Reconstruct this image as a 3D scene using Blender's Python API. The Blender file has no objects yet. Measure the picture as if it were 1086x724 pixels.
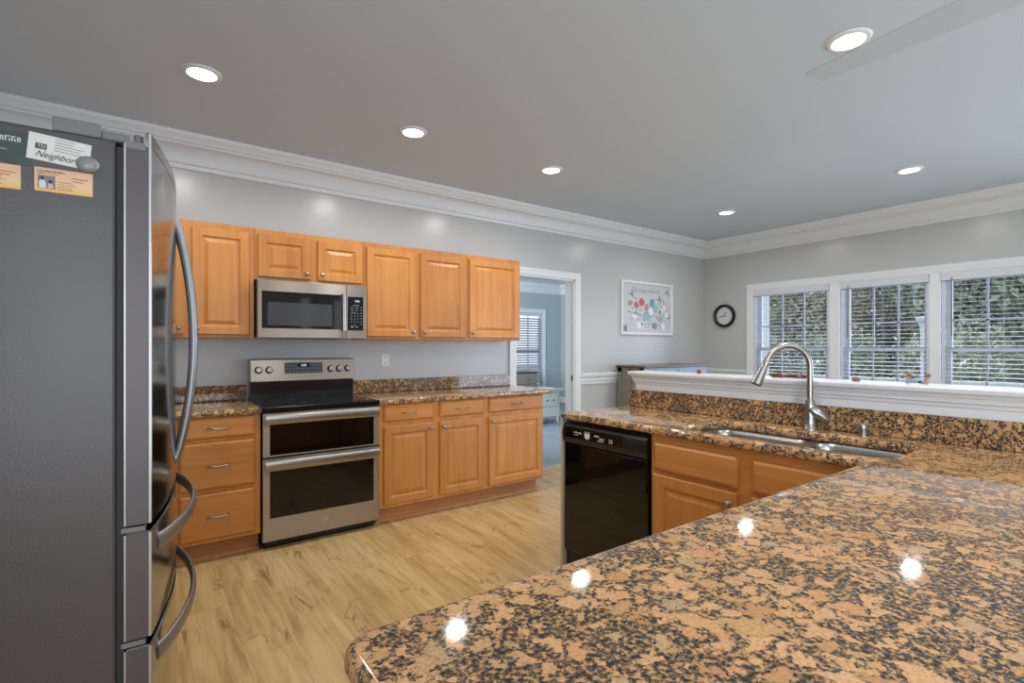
import bpy, bmesh, math, random
from mathutils import Vector, Matrix
from mathutils.geometry import tessellate_polygon

random.seed(7)
S = bpy.context.scene
COL = S.collection
PI = math.pi

# ------------------------------------------------------------------ camera
CAM_H = 1.31
YAW = math.radians(54.04)            # view direction, measured from +X (along the cabinet wall)
cam_d = bpy.data.cameras.new('camera')
cam = bpy.data.objects.new('camera', cam_d); COL.objects.link(cam)
cam.location = (0, 0, CAM_H)
cam.rotation_euler = (PI / 2, 0, YAW - PI / 2)
cam_d.sensor_width = 36.0
cam_d.lens = 36.0 * 536.6 / 1086.0
cam_d.shift_y = 6.0 / 1086.0
cam_d.clip_start = 0.02
S.camera = cam

# ------------------------------------------------------------------ light and exposure
S.view_settings.view_transform = 'Standard'
S.view_settings.look = 'None'
S.view_settings.gamma = 1.0
S.view_settings.use_curve_mapping = False
S.view_settings.exposure = 0.0
S.cycles.use_denoising = True
S.cycles.max_bounces = 10
S.cycles.diffuse_bounces = 5
S.cycles.sample_clamp_indirect = 6.0

SKY = (0.80, 0.90, 1.0)
SKY_STRENGTH = 1.9
DOWNLIGHT_W = 11.5
DOWNLIGHT_COL = (1.0, 0.975, 0.935)
REAR_DAYLIGHT_W = 32.0

W = bpy.data.worlds.new('sky'); S.world = W
W.use_nodes = True
bg = W.node_tree.nodes['Background']
bg.inputs[0].default_value = (*SKY, 1); bg.inputs[1].default_value = SKY_STRENGTH

def area(name, loc, rot, sx, sy, watts, col, shape='RECTANGLE', spread=180):
    d = bpy.data.lights.new(name, 'AREA'); d.shape = shape; d.size = sx
    if shape == 'RECTANGLE': d.size_y = sy
    d.energy = watts; d.color = col; d.spread = math.radians(spread)
    o = bpy.data.objects.new(name, d); COL.objects.link(o)
    o.location = loc; o.rotation_euler = rot
    return o
# daylight through the rear patio doors and triple window; the rest is added fill
area('daylight_rear', (.35, -3.16, 1.25), (PI / 2, 0, 0), 2.1, 2.2, REAR_DAYLIGHT_W, (0.88, 0.94, 1.0))
area('fill_right', (6.36, -1.5, 1.25), (0, PI / 2, 0), 2.2, 2.4, 105, (0.62, 0.80, 1.0))  # fill added on the unseen right side, cools the ceiling
area('fill_left', (-.82, -1.65, 1.45), (0, -PI / 2, 0), 1.6, 2.2, 62, (0.90, 0.95, 1.0))  # added to brighten the sink cabinet fronts
area('daylight_dining', (6.9, 1.9, 1.5), (0, PI / 2, 0), 1.3, 3.4, 60, (0.62, 0.80, 1.0))
area('fill_bedroom', (3.4, 6.8, 1.5), (0, -PI / 2, 0), 1.8, 2.6, 150, (0.90, 0.95, 1.0))  # fill added inside the bedroom, no window on this side

# ------------------------------------------------------------------ materials
def lin(c):
    return tuple(((x / 255) / 12.92 if x / 255 <= 0.04045 else (((x / 255) + 0.055) / 1.055) ** 2.4) for x in c)

def mat(name, rgb, rough=0.5, metal=0.0, spec=0.5, aniso=0.0, coat=0.0, bump=None, vary=0.0, vscale=8.0, emit=None, emit_s=0.0):
    m = bpy.data.materials.new(name); m.use_nodes = True
    nt = m.node_tree; N = nt.nodes; L = nt.links
    p = N['Principled BSDF']
    c = (*lin(rgb), 1)
    p.inputs['Base Color'].default_value = c
    p.inputs['Roughness'].default_value = rough
    p.inputs['Metallic'].default_value = metal
    p.inputs['Specular IOR Level'].default_value = spec
    p.inputs['Coat Weight'].default_value = coat
    tc = N.new('ShaderNodeTexCoord')
    no = N.new('ShaderNodeTexNoise'); no.inputs['Scale'].default_value = vscale; no.inputs['Detail'].default_value = 4
    L.new(tc.outputs['Object'], no.inputs['Vector'])
    if vary:
        mx = N.new('ShaderNodeMix'); mx.data_type = 'RGBA'
        mx.inputs['A'].default_value = tuple(x * (1 - vary) for x in c[:3]) + (1,)
        mx.inputs['B'].default_value = tuple(min(1, x * (1 + vary)) for x in c[:3]) + (1,)
        L.new(no.outputs['Fac'], mx.inputs['Factor'])
        L.new(mx.outputs['Result'], p.inputs['Base Color'])
    if aniso:
        p.inputs['Anisotropic'].default_value = aniso; p.inputs['Anisotropic Rotation'].default_value = 0.25
        tg = N.new('ShaderNodeTangent'); tg.direction_type = 'RADIAL'; tg.axis = 'Z'
        L.new(tg.outputs['Tangent'], p.inputs['Tangent'])
    if bump:
        n2 = N.new('ShaderNodeTexNoise'); n2.inputs['Scale'].default_value = bump[0]; n2.inputs['Detail'].default_value = 3
        L.new(tc.outputs['Object'], n2.inputs['Vector'])
        b = N.new('ShaderNodeBump'); b.inputs['Strength'].default_value = bump[1]; b.inputs['Distance'].default_value = bump[2]
        L.new(n2.outputs['Fac'], b.inputs['Height']); L.new(b.outputs['Normal'], p.inputs['Normal'])
    if emit:
        p.inputs['Emission Color'].default_value = (*lin(emit), 1)
        p.inputs['Emission Strength'].default_value = emit_s
    return m

def ramp(N, stops):
    r = N.new('ShaderNodeValToRGB'); e = r.color_ramp.elements
    while len(e) < len(stops): e.new(0.5)
    for k, (pos, c) in enumerate(stops):
        e[k].position = pos; e[k].color = (*c, 1)
    return r

def wood(name, dark, light, axis, rough=0.38):
    """maple: fine grain drawn out along one axis (0 x, 1 y, 2 z)"""
    m = bpy.data.materials.new(name); m.use_nodes = True
    N = m.node_tree.nodes; L = m.node_tree.links; p = N['Principled BSDF']
    tc = N.new('ShaderNodeTexCoord'); oi = N.new('ShaderNodeObjectInfo')
    mp = N.new('ShaderNodeMapping')
    sc = [22, 22, 22]; sc[axis] = 1.3
    mp.inputs['Scale'].default_value = sc
    ad = N.new('ShaderNodeVectorMath'); ad.operation = 'ADD'
    ml = N.new('ShaderNodeVectorMath'); ml.operation = 'SCALE'; ml.inputs['Scale'].default_value = 9.0
    cb = N.new('ShaderNodeCombineXYZ')
    for k in range(3): L.new(oi.outputs['Random'], cb.inputs[k])
    L.new(cb.outputs[0], ml.inputs[0])
    L.new(tc.outputs['Object'], ad.inputs[0]); L.new(ml.outputs[0], ad.inputs[1])
    L.new(ad.outputs[0], mp.inputs['Vector'])
    n1 = N.new('ShaderNodeTexNoise'); n1.inputs['Scale'].default_value = 1.0; n1.inputs['Detail'].default_value = 6; n1.inputs['Distortion'].default_value = 0.6
    L.new(mp.outputs['Vector'], n1.inputs['Vector'])
    n2 = N.new('ShaderNodeTexNoise'); n2.inputs['Scale'].default_value = 2.2; n2.inputs['Detail'].default_value = 2
    L.new(ad.outputs[0], n2.inputs['Vector'])
    mxf = N.new('ShaderNodeMath'); mxf.operation = 'ADD'; mxf.use_clamp = True
    h1 = N.new('ShaderNodeMath'); h1.operation = 'MULTIPLY'; h1.inputs[1].default_value = 0.62
    h2 = N.new('ShaderNodeMath'); h2.operation = 'MULTIPLY'; h2.inputs[1].default_value = 0.38
    L.new(n1.outputs['Fac'], h1.inputs[0]); L.new(n2.outputs['Fac'], h2.inputs[0])
    L.new(h1.outputs[0], mxf.inputs[0]); L.new(h2.outputs[0], mxf.inputs[1])
    r = ramp(N, [(0.30, lin(dark)), (0.68, lin(light))])
    L.new(mxf.outputs[0], r.inputs['Fac'])
    rnd = N.new('ShaderNodeMix'); rnd.data_type = 'RGBA'; rnd.blend_type = 'MULTIPLY'
    mr = N.new('ShaderNodeMapRange'); mr.inputs['To Min'].default_value = 0.9; mr.inputs['To Max'].default_value = 1.05
    L.new(oi.outputs['Random'], mr.inputs['Value'])
    rnd.inputs['Factor'].default_value = 1.0
    L.new(r.outputs['Color'], rnd.inputs['A']); L.new(mr.outputs['Result'], rnd.inputs['B'])
    L.new(rnd.outputs['Result'], p.inputs['Base Color'])
    p.inputs['Roughness'].default_value = rough
    b = N.new('ShaderNodeBump'); b.inputs['Strength'].default_value = 0.05; b.inputs['Distance'].default_value = 0.002
    L.new(n1.outputs['Fac'], b.inputs['Height']); L.new(b.outputs['Normal'], p.inputs['Normal'])
    return m

def granite(name, dense=0.0):
    m = bpy.data.materials.new(name); m.use_nodes = True
    N = m.node_tree.nodes; L = m.node_tree.links; p = N['Principled BSDF']
    tc = N.new('ShaderNodeTexCoord')
    def noise(scale, detail, rough=0.55):
        n = N.new('ShaderNodeTexNoise'); n.inputs['Scale'].default_value = scale
        n.inputs['Detail'].default_value = detail; n.inputs['Roughness'].default_value = rough
        L.new(tc.outputs['Object'], n.inputs['Vector']); return n
    def math(op, a, b=None, clamp=False):
        n = N.new('ShaderNodeMath'); n.operation = op; n.use_clamp = clamp
        for k, v in enumerate((a, b)):
            if v is None: continue
            if isinstance(v, (int, float)): n.inputs[k].default_value = v
            else: L.new(v, n.inputs[k])
        return n.outputs[0]
    # warp the cells so the crystals are ragged
    wn = noise(22, 4, 0.65)
    vs = N.new('ShaderNodeVectorMath'); vs.operation = 'SCALE'; vs.inputs['Scale'].default_value = 0.085
    L.new(wn.outputs['Color'], vs.inputs[0])
    va = N.new('ShaderNodeVectorMath'); va.operation = 'ADD'
    L.new(tc.outputs['Object'], va.inputs[0]); L.new(vs.outputs[0], va.inputs[1])
    v1 = N.new('ShaderNodeTexVoronoi'); v1.inputs['Scale'].default_value = 25
    v2 = N.new('ShaderNodeTexVoronoi'); v2.feature = 'DISTANCE_TO_EDGE'; v2.inputs['Scale'].default_value = 25
    for v in (v1, v2): L.new(va.outputs[0], v.inputs['Vector'])
    sep = N.new('ShaderNodeSeparateColor'); L.new(v1.outputs['Color'], sep.inputs[0])
    r1 = ramp(N, [(0.0, lin((182, 136, 92))), (0.25, lin((202, 154, 108))), (0.5, lin((208, 164, 118))), (0.80, lin((198, 154, 110))), (0.92, lin((178, 152, 116))), (1.0, lin((200, 154, 94)))])
    L.new(sep.outputs[0], r1.inputs['Fac'])
    fine = noise(170, 3)
    rf = ramp(N, [(0.30, (0.66, 0.60, 0.54)), (0.62, (1.06, 1.04, 1.0))])
    L.new(fine.outputs['Fac'], rf.inputs['Fac'])
    mu = N.new('ShaderNodeMix'); mu.data_type = 'RGBA'; mu.blend_type = 'MULTIPLY'; mu.inputs['Factor'].default_value = 0.8
    L.new(r1.outputs['Color'], mu.inputs['A']); L.new(rf.outputs['Color'], mu.inputs['B'])
    # ragged tan crystals; between them a fine mix of black, brown and gold grains
    dn = noise(46, 5, 0.72)
    big = noise(10, 3)
    d = math('ADD', v2.outputs['Distance'], math('MULTIPLY', math('SUBTRACT', dn.outputs['Fac'], 0.5), 0.98))
    d = math('ADD', d, math('MULTIPLY', math('SUBTRACT', big.outputs['Fac'], 0.5), 0.7))
    rd = ramp(N, [(0.105 + dense, (1, 1, 1)), (0.170 + dense, (0, 0, 0))]); L.new(d, rd.inputs['Fac'])
    dcol = ramp(N, [(0.36, lin((40, 37, 38))), (0.46, lin((70, 62, 58))), (0.54, lin((122, 98, 72))), (0.60, lin((182, 140, 92)))])
    dv = noise(125, 3, 0.6); L.new(dv.outputs['Fac'], dcol.inputs['Fac'])
    mx = N.new('ShaderNodeMix'); mx.data_type = 'RGBA'
    L.new(rd.outputs['Color'], mx.inputs['Factor'])
    L.new(mu.outputs['Result'], mx.inputs['A']); L.new(dcol.outputs['Color'], mx.inputs['B'])
    L.new(mx.outputs['Result'], p.inputs['Base Color'])
    p.inputs['Roughness'].default_value = 0.06
    return m

def plank_floor(name, dk=(160, 128, 82), md=(196, 165, 115), lt=(212, 184, 138)):
    m = bpy.data.materials.new(name); m.use_nodes = True
    N = m.node_tree.nodes; L = m.node_tree.links; p = N['Principled BSDF']
    tc = N.new('ShaderNodeTexCoord')
    sx = N.new('ShaderNodeSeparateXYZ'); L.new(tc.outputs['Object'], sx.inputs[0])
    cb = N.new('ShaderNodeCombineXYZ')
    L.new(sx.outputs['Y'], cb.inputs['X']); L.new(sx.outputs['X'], cb.inputs['Y'])
    br = N.new('ShaderNodeTexBrick'); br.offset = 0.37; br.inputs['Scale'].default_value = 1.0
    br.inputs['Brick Width'].default_value = 1.5; br.inputs['Row Height'].default_value = 0.19
    br.inputs['Mortar Size'].default_value = 0.0012; br.inputs['Mortar Smooth'].default_value = 0.2
    br.inputs['Color1'].default_value = (0, 0, 0, 1); br.inputs['Color2'].default_value = (1, 1, 1, 1)
    br.inputs['Mortar'].default_value = (0.5, 0.5, 0.5, 1)
    L.new(cb.outputs[0], br.inputs['Vector'])
    off = N.new('ShaderNodeVectorMath'); off.operation = 'SCALE'; off.inputs['Scale'].default_value = 13.0
    L.new(br.outputs['Color'], off.inputs[0])
    ad = N.new('ShaderNodeVectorMath'); ad.operation = 'ADD'
    L.new(tc.outputs['Object'], ad.inputs[0]); L.new(off.outputs[0], ad.inputs[1])
    mp = N.new('ShaderNodeMapping'); mp.inputs['Scale'].default_value = (26, 2.0, 1)
    L.new(ad.outputs[0], mp.inputs['Vector'])
    g = N.new('ShaderNodeTexNoise'); g.inputs['Scale'].default_value = 1; g.inputs['Detail'].default_value = 7; g.inputs['Distortion'].default_value = 1.2
    L.new(mp.outputs['Vector'], g.inputs['Vector'])
    mp2 = N.new('ShaderNodeMapping'); mp2.inputs['Scale'].default_value = (5.5, 1.3, 1)
    L.new(ad.outputs[0], mp2.inputs['Vector'])
    g2 = N.new('ShaderNodeTexNoise'); g2.inputs['Scale'].default_value = 1.0; g2.inputs['Detail'].default_value = 5; g2.inputs['Distortion'].default_value = 0.8
    L.new(mp2.outputs['Vector'], g2.inputs['Vector'])
    a = N.new('ShaderNodeMath'); a.operation = 'MULTIPLY'; a.inputs[1].default_value = 0.55; L.new(g.outputs['Fac'], a.inputs[0])
    b = N.new('ShaderNodeMath'); b.operation = 'MULTIPLY_ADD'; b.inputs[1].default_value = 0.45
    L.new(g2.outputs['Fac'], b.inputs[0]); L.new(a.outputs[0], b.inputs[2])
    r = ramp(N, [(0.32, lin(dk)), (0.5, lin(md)), (0.68, lin(lt))])
    L.new(b.outputs[0], r.inputs['Fac'])
    # thin dark cracks in the oak
    ab = N.new('ShaderNodeMath'); ab.operation = 'SUBTRACT'; ab.inputs[1].default_value = 0.5; L.new(g2.outputs['Fac'], ab.inputs[0])
    ab2 = N.new('ShaderNodeMath'); ab2.operation = 'ABSOLUTE'; L.new(ab.outputs[0], ab2.inputs[0])
    cr = ramp(N, [(0.0, (1, 1, 1)), (0.013, (0, 0, 0))]); L.new(ab2.outputs[0], cr.inputs['Fac'])
    msk = N.new('ShaderNodeTexNoise'); msk.inputs['Scale'].default_value = 4.0; L.new(ad.outputs[0], msk.inputs['Vector'])
    mr = ramp(N, [(0.51, (0, 0, 0)), (0.62, (0.8, 0.8, 0.8))]); L.new(msk.outputs['Fac'], mr.inputs['Fac'])
    mm = N.new('ShaderNodeMath'); mm.operation = 'MULTIPLY'
    L.new(cr.outputs['Color'], mm.inputs[0]); L.new(mr.outputs['Color'], mm.inputs[1])
    ck = N.new('ShaderNodeMix'); ck.data_type = 'RGBA'; ck.inputs['B'].default_value = (*lin((100, 68, 40)), 1)
    L.new(mm.outputs[0], ck.inputs['Factor']); L.new(r.outputs['Color'], ck.inputs['A'])
    jt = N.new('ShaderNodeMix'); jt.data_type = 'RGBA'; jt.inputs['B'].default_value = (*lin((120, 96, 66)), 1)
    jf = N.new('ShaderNodeMath'); jf.operation = 'MULTIPLY'; jf.inputs[1].default_value = 0.6
    L.new(br.outputs['Fac'], jf.inputs[0]); L.new(jf.outputs[0], jt.inputs['Factor'])
    L.new(ck.outputs['Result'], jt.inputs['A'])
    L.new(jt.outputs['Result'], p.inputs['Base Color'])
    p.inputs['Roughness'].default_value = 0.38
    return m

M = {}
M['wall'] = mat('grey_wall_paint', (190, 191, 191), rough=0.26, spec=0.45, vary=0.02, vscale=2, bump=(180, 0.04, 0.001))
M['ceil'] = mat('ceiling_paint', (200, 212, 223), rough=0.6, spec=0.2, vary=0.012, vscale=1.2)
M['patch'] = mat('ceiling_patch_paint', (192, 201, 210), rough=0.5, spec=0.2)
M['trim'] = mat('white_trim_paint', (224, 228, 232), rough=0.35, vary=0.01)
M['ledge'] = mat('ledge_paint', (208, 210, 213), rough=0.33, vary=0.01)
M['endpanel'] = mat('beige_end_panel', (186, 172, 156), rough=0.45, vary=0.02)
M['teal'] = mat('teal_wall_paint', (174, 188, 190), rough=0.45, spec=0.3, vary=0.02, vscale=2)
M['floor'] = plank_floor('oak_plank', (152, 120, 74), (187, 155, 104), (204, 175, 127))
M['floor2'] = plank_floor('daylit_blue_plank', (104, 114, 122), (122, 134, 144), (136, 147, 156))  # blue of the daylight on the bedroom boards put into the colour
M['granite'] = granite('brown_granite')
M['graniteb'] = granite('brown_granite_close_grained', 0.075)
DK, LT = (178, 110, 50), (206, 141, 72)
M['woodv'] = wood('maple_upright', DK, LT, 2)
M['woodh'] = wood('maple_across', DK, LT, 0)
M['woody'] = wood('maple_across_sink', DK, LT, 1)
M['kick'] = wood('maple_toe_kick', (168, 108, 62), (190, 128, 78), 0, 0.45)
M['steel'] = mat('brushed_steel', (176, 167, 156), rough=0.32, metal=1, aniso=0.9, vary=0.02, vscale=40)
M['steelp'] = mat('satin_nickel', (160, 156, 150), rough=0.3, metal=1, vary=0.02)
M['sink'] = mat('sink_steel', (172, 172, 170), rough=0.28, metal=1, vary=0.04, vscale=20)
M['fsteel'] = mat('fridge_door_steel', (150, 149, 148), rough=0.13, metal=1, vary=0.03, vscale=30)
M['fhandle'] = mat('fridge_handle_steel', (150, 149, 148), rough=0.4, metal=1, vary=0.03)
M['fside'] = mat('fridge_side_grey', (70, 66, 67), rough=0.3, spec=0.5, vary=0.03, vscale=30, bump=(260, 0.20, 0.002))
M['fedge'] = mat('fridge_door_edge_grey', (80, 74, 77), rough=0.35, metal=0.2, vary=0.03)
M['fplast'] = mat('fridge_plastic_grey', (112, 111, 110), rough=0.42, vary=0.02)
M['flite'] = mat('fridge_edge_bright', (170, 168, 166), rough=0.3, metal=0.6, vary=0.02)
M['gasket'] = mat('dark_gasket', (40, 40, 44), rough=0.6)
M['black'] = mat('black_enamel', (14, 14, 15), rough=0.16, vary=0.05)
M['bglass'] = mat('black_glass', (10, 9, 8), rough=0.05, vary=0.05)
M['mglass'] = mat('microwave_window', (62, 62, 64), rough=0.12, vary=0.05, vscale=30)
M['bplast'] = mat('black_plastic', (18, 18, 19), rough=0.35, vary=0.05)
M['dplast'] = mat('dark_grey_plastic', (52, 52, 54), rough=0.4, vary=0.05)
M['mark'] = mat('white_marking', (205, 205, 205), rough=0.5)
M['markg'] = mat('grey_marking', (120, 124, 132), rough=0.5)
M['lcd'] = mat('lcd_digits', (210, 225, 255), rough=0.5, emit=(190, 215, 255), emit_s=1.6)
M['lcdbg'] = mat('lcd_window', (70, 74, 66), rough=0.2, vary=0.05)
M['lens'] = mat('lamp_lens', (255, 250, 240), rough=0.5, emit=(255, 246, 232), emit_s=4.5)
M['outlet'] = mat('outlet_plastic', (222, 221, 218), rough=0.35)
M['slot'] = mat('outlet_slot', (60, 58, 56), rough=0.6)
M['clockface'] = mat('clock_face', (214, 214, 218), rough=0.4, vary=0.02)
M['paper'] = mat('white_card', (214, 213, 208), rough=0.6, vary=0.01)
M['greencard'] = mat('dark_green_card', (52, 70, 66), rough=0.5, vary=0.25, vscale=25)
M['ink'] = mat('black_ink', (30, 30, 32), rough=0.6)
M['inkg'] = mat('grey_ink', (140, 140, 142), rough=0.6)
M['inkd'] = mat('brown_ink', (112, 88, 74), rough=0.6)
M['inkr'] = mat('russet_ink', (164, 104, 88), rough=0.6)
M['magnet'] = mat('grey_magnet', (132, 132, 132), rough=0.2, vary=0.03)
M['frame'] = mat('picture_frame_white', (226, 226, 226), rough=0.4, vary=0.01)
M['canvas'] = mat('picture_ground', (196, 196, 200), rough=0.5, vary=0.06, vscale=16)
M['buffet'] = mat('buffet_paint', (132, 130, 118), rough=0.35, vary=0.06, vscale=10)
M['buffetw'] = wood('buffet_top_wood', (84, 62, 48), (112, 86, 66), 0, 0.25)
M['buffetb'] = mat('buffet_front_blue', (150, 172, 196), rough=0.3, vary=0.04, vscale=10)  # front frame, drawers and doors bluer than the body
M['whitef'] = mat('white_furniture', (220, 221, 212), rough=0.4, vary=0.02)
M['greyf'] = mat('grey_chest_paint', (136, 128, 122), rough=0.45, vary=0.06)
M['blind'] = mat('blind_slat_white', (206, 211, 219), rough=0.45, vary=0.01)
M['blindg'] = mat('blind_slat_grey', (168, 168, 180), rough=0.45, vary=0.02)
M['wand'] = mat('wand_wood', (128, 72, 52), rough=0.4, vary=0.1)
M['vinyl'] = mat('window_vinyl', (214, 218, 224), rough=0.4, vary=0.01)
M['muntin'] = mat('muntin_vinyl', (176, 172, 186), rough=0.4, vary=0.01)
M['rust'] = mat('autumn_leaf_red', (128, 52, 30), rough=0.6, vary=0.5, vscale=40)
M['brownfig'] = mat('figurine_brown', (128, 84, 68), rough=0.5, vary=0.2, vscale=60)
M['bluefig'] = mat('figurine_blue_grey', (128, 148, 166), rough=0.5, vary=0.2, vscale=60)
M['gourd'] = mat('gourd_brown', (120, 98, 82), rough=0.6, vary=0.2, vscale=60)
M['apple'] = mat('red_fruit', (150, 58, 48), rough=0.3, vary=0.15, vscale=40)
M['leaf_o'] = mat('autumn_leaf_orange', (160, 84, 40), rough=0.6, vary=0.4, vscale=40)
M['pinkfig'] = mat('figurine_pinkish', (176, 128, 112), rough=0.5, vary=0.15, vscale=60)
M['trunk'] = mat('tree_bark', (110, 98, 100), rough=0.9, vary=0.3, vscale=20)
M['leaf'] = [mat('leaf_dark_green', (150, 160, 138), rough=0.7, vary=0.45, vscale=7.0), mat('leaf_olive_green', (166, 170, 144), rough=0.7, vary=0.45, vscale=7.0),
             mat('leaf_yellow_green', (186, 180, 138), rough=0.7, vary=0.4, vscale=7.0)]
M['paving'] = mat('pale_paving', (150, 152, 150), rough=0.8, vary=0.06, vscale=1)
M['siding'] = mat('white_siding', (226, 228, 234), rough=0.6, vary=0.02)
M['oven_dark'] = mat('oven_side_black', (20, 19, 18), rough=0.4)
M['glass'] = bpy.data.materials.new('window_glass'); M['glass'].use_nodes = True
_n = M['glass'].node_tree.nodes; _l = M['glass'].node_tree.links
_n.remove(_n['Principled BSDF'])
_t = _n.new('ShaderNodeBsdfTransparent'); _g = _n.new('ShaderNodeBsdfGlossy'); _g.inputs['Roughness'].default_value = 0.02
_f = _n.new('ShaderNodeFresnel'); _f.inputs['IOR'].default_value = 1.35
_m = _n.new('ShaderNodeMixShader')
_l.new(_f.outputs[0], _m.inputs[0]); _l.new(_t.outputs[0], _m.inputs[1]); _l.new(_g.outputs[0], _m.inputs[2])
_l.new(_m.outputs[0], _n['Material Output'].inputs['Surface'])

# ------------------------------------------------------------------ mesh helpers
WL = {}                                     # world location of every thing's base
class B:
    """collects shapes in world coordinates; build() links them as ONE mesh object"""
    def __init__(self): self.bm = bmesh.new()
    def _add(self, V, F):
        vs = [self.bm.verts.new(v) for v in V]
        out = []
        for f in F:
            try: out.append(self.bm.faces.new([vs[i] for i in f]))
            except ValueError: pass
        return vs, out
    def box(self, x0, x1, y0, y1, z0, z1, bev=0, fr=None, seg=2):
        V = [Vector((x, y, z)) for x in (x0, x1) for y in (y0, y1) for z in (z0, z1)]
        if fr: V = [fr(*v) for v in V]
        F = [(0, 1, 3, 2), (4, 6, 7, 5), (0, 4, 5, 1), (2, 3, 7, 6), (0, 2, 6, 4), (1, 5, 7, 3)]
        vs, fs = self._add(V, F)
        if bev:
            es = list({e for f in fs for e in f.edges})
            bmesh.ops.bevel(self.bm, geom=es, offset=bev, segments=seg, affect='EDGES', profile=0.5)
        return self
    def loops(self, rings, close=False, cap0=True, cap1=True):
        n = len(rings[0])
        V = [p for r in rings for p in r]; F = []
        for i in range(len(rings) - (0 if close else 1)):
            a = i * n; b = ((i + 1) % len(rings)) * n
            for k in range(n): F.append((a + k, a + (k + 1) % n, b + (k + 1) % n, b + k))
        if not close:
            if cap0: F.append(tuple(reversed(range(n))))
            if cap1: F.append(tuple(range((len(rings) - 1) * n, len(rings) * n)))
        self._add(V, F); return self
    def lathe(self, prof, org, axis=(0, 0, 1), seg=24, ring=False):
        """prof: (radius, height) pairs along axis"""
        ax = Vector(axis).normalized(); t = Vector((1, 0, 0)) if abs(ax.x) < 0.9 else Vector((0, 1, 0))
        u = ax.cross(t).normalized(); v = ax.cross(u); o = Vector(org)
        rings = [[o + ax * h + (u * math.cos(2 * PI * k / seg) + v * math.sin(2 * PI * k / seg)) * max(r, 1e-5) for k in range(seg)] for r, h in prof]
        return self.loops(rings, close=ring)
    def tube(self, pts, rad, seg=12, flat=None, up=None):
        """sweep along points; rad number or list; flat=(ru, rv) with up giving the rv direction"""
        P = [Vector(p) for p in pts]; rings = []; prev = None
        for i, p in enumerate(P):
            d = (P[min(i + 1, len(P) - 1)] - P[max(i - 1, 0)]).normalized()
            if up is not None:
                v = Vector(up); v = (v - d * v.dot(d)).normalized(); u = d.cross(v)
            else:
                if prev is None:
                    t = Vector((0, 0, 1)) if abs(d.z) < 0.9 else Vector((1, 0, 0)); u = d.cross(t).normalized()
                else: u = (prev - d * prev.dot(d)).normalized()
                prev = u; v = d.cross(u)
            r = rad[i] if isinstance(rad, (list, tuple)) else rad
            ru, rv = (flat[0], flat[1]) if flat else (r, r)
            rings.append([p + u * math.cos(2 * PI * k / seg) * ru + v * math.sin(2 * PI * k / seg) * rv for k in range(seg)])
        return self.loops(rings)
    def prism(self, poly, fr, d0, d1):
        """poly: (u, v); fr(u, v, n)"""
        return self.loops([[fr(u, v, d0) for u, v in poly], [fr(u, v, d1) for u, v in poly]])
    def rects(self, fr, w, h, steps):
        """nested rectangles: steps (inset, depth)"""
        rings = [[fr(i, i, d), fr(w - i, i, d), fr(w - i, h - i, d), fr(i, h - i, d)] for i, d in steps]
        return self.loops(rings)
    def sweep(self, path, prof, left=True, closed=False):
        """profile (out, z) along a plan path with mitred corners"""
        n = len(path); rings = []
        for i in range(n):
            p = Vector(path[i][:2])
            dirs = []
            if i > 0 or closed: dirs.append((p - Vector(path[i - 1][:2])).normalized())
            if i < n - 1 or closed: dirs.append((Vector(path[(i + 1) % n][:2]) - p).normalized())
            ns = [Vector((-d.y, d.x)) * (1 if left else -1) for d in dirs]
            m = ns[0] if len(ns) == 1 else (ns[0] + ns[1]) / (1 + ns[0].dot(ns[1]))
            rings.append([Vector((p.x + m.x * o, p.y + m.y * o, z)) for o, z in prof])
        return self.loops(rings, close=closed)
    def ball(self, c, r, seg=14, sq=(1, 1, 1)):
        prof = [(math.sin(PI * k / 8), -math.cos(PI * k / 8)) for k in range(9)]
        c = Vector(c)
        rings = [[c + Vector((r * pr * math.cos(2 * PI * k / seg) * sq[0], r * pr * math.sin(2 * PI * k / seg) * sq[1], r * h * sq[2])) for k in range(seg)] for pr, h in [(max(a, 1e-4), b) for a, b in prof]]
        return self.loops(rings)
    def build(self, name, m, parent=None, smooth=None, **props):
        bm = self.bm
        bmesh.ops.remove_doubles(bm, verts=bm.verts, dist=1e-6)
        bmesh.ops.recalc_face_normals(bm, faces=bm.faces)
        org = WL[parent.name] if parent is not None else Vector((0, 0, 0))
        if parent is None:
            lo = [min(v.co[k] for v in bm.verts) for k in range(3)]; hi = [max(v.co[k] for v in bm.verts) for k in range(3)]
            org = Vector(((lo[0] + hi[0]) / 2, (lo[1] + hi[1]) / 2, lo[2]))
        for v in bm.verts: v.co -= org
        me = bpy.data.meshes.new(name); bm.to_mesh(me); bm.free()
        if smooth is not None:
            for p in me.polygons: p.use_smooth = True
            try: me.set_sharp_from_angle(angle=math.radians(smooth))
            except Exception: pass
        me.materials.append(m)
        o = bpy.data.objects.new(name, me); COL.objects.link(o)
        if parent is not None: o.parent = parent
        else: o.location = org
        WL[o.name] = Vector(org)
        for k, v in props.items(): o[k] = v
        return o

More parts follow.
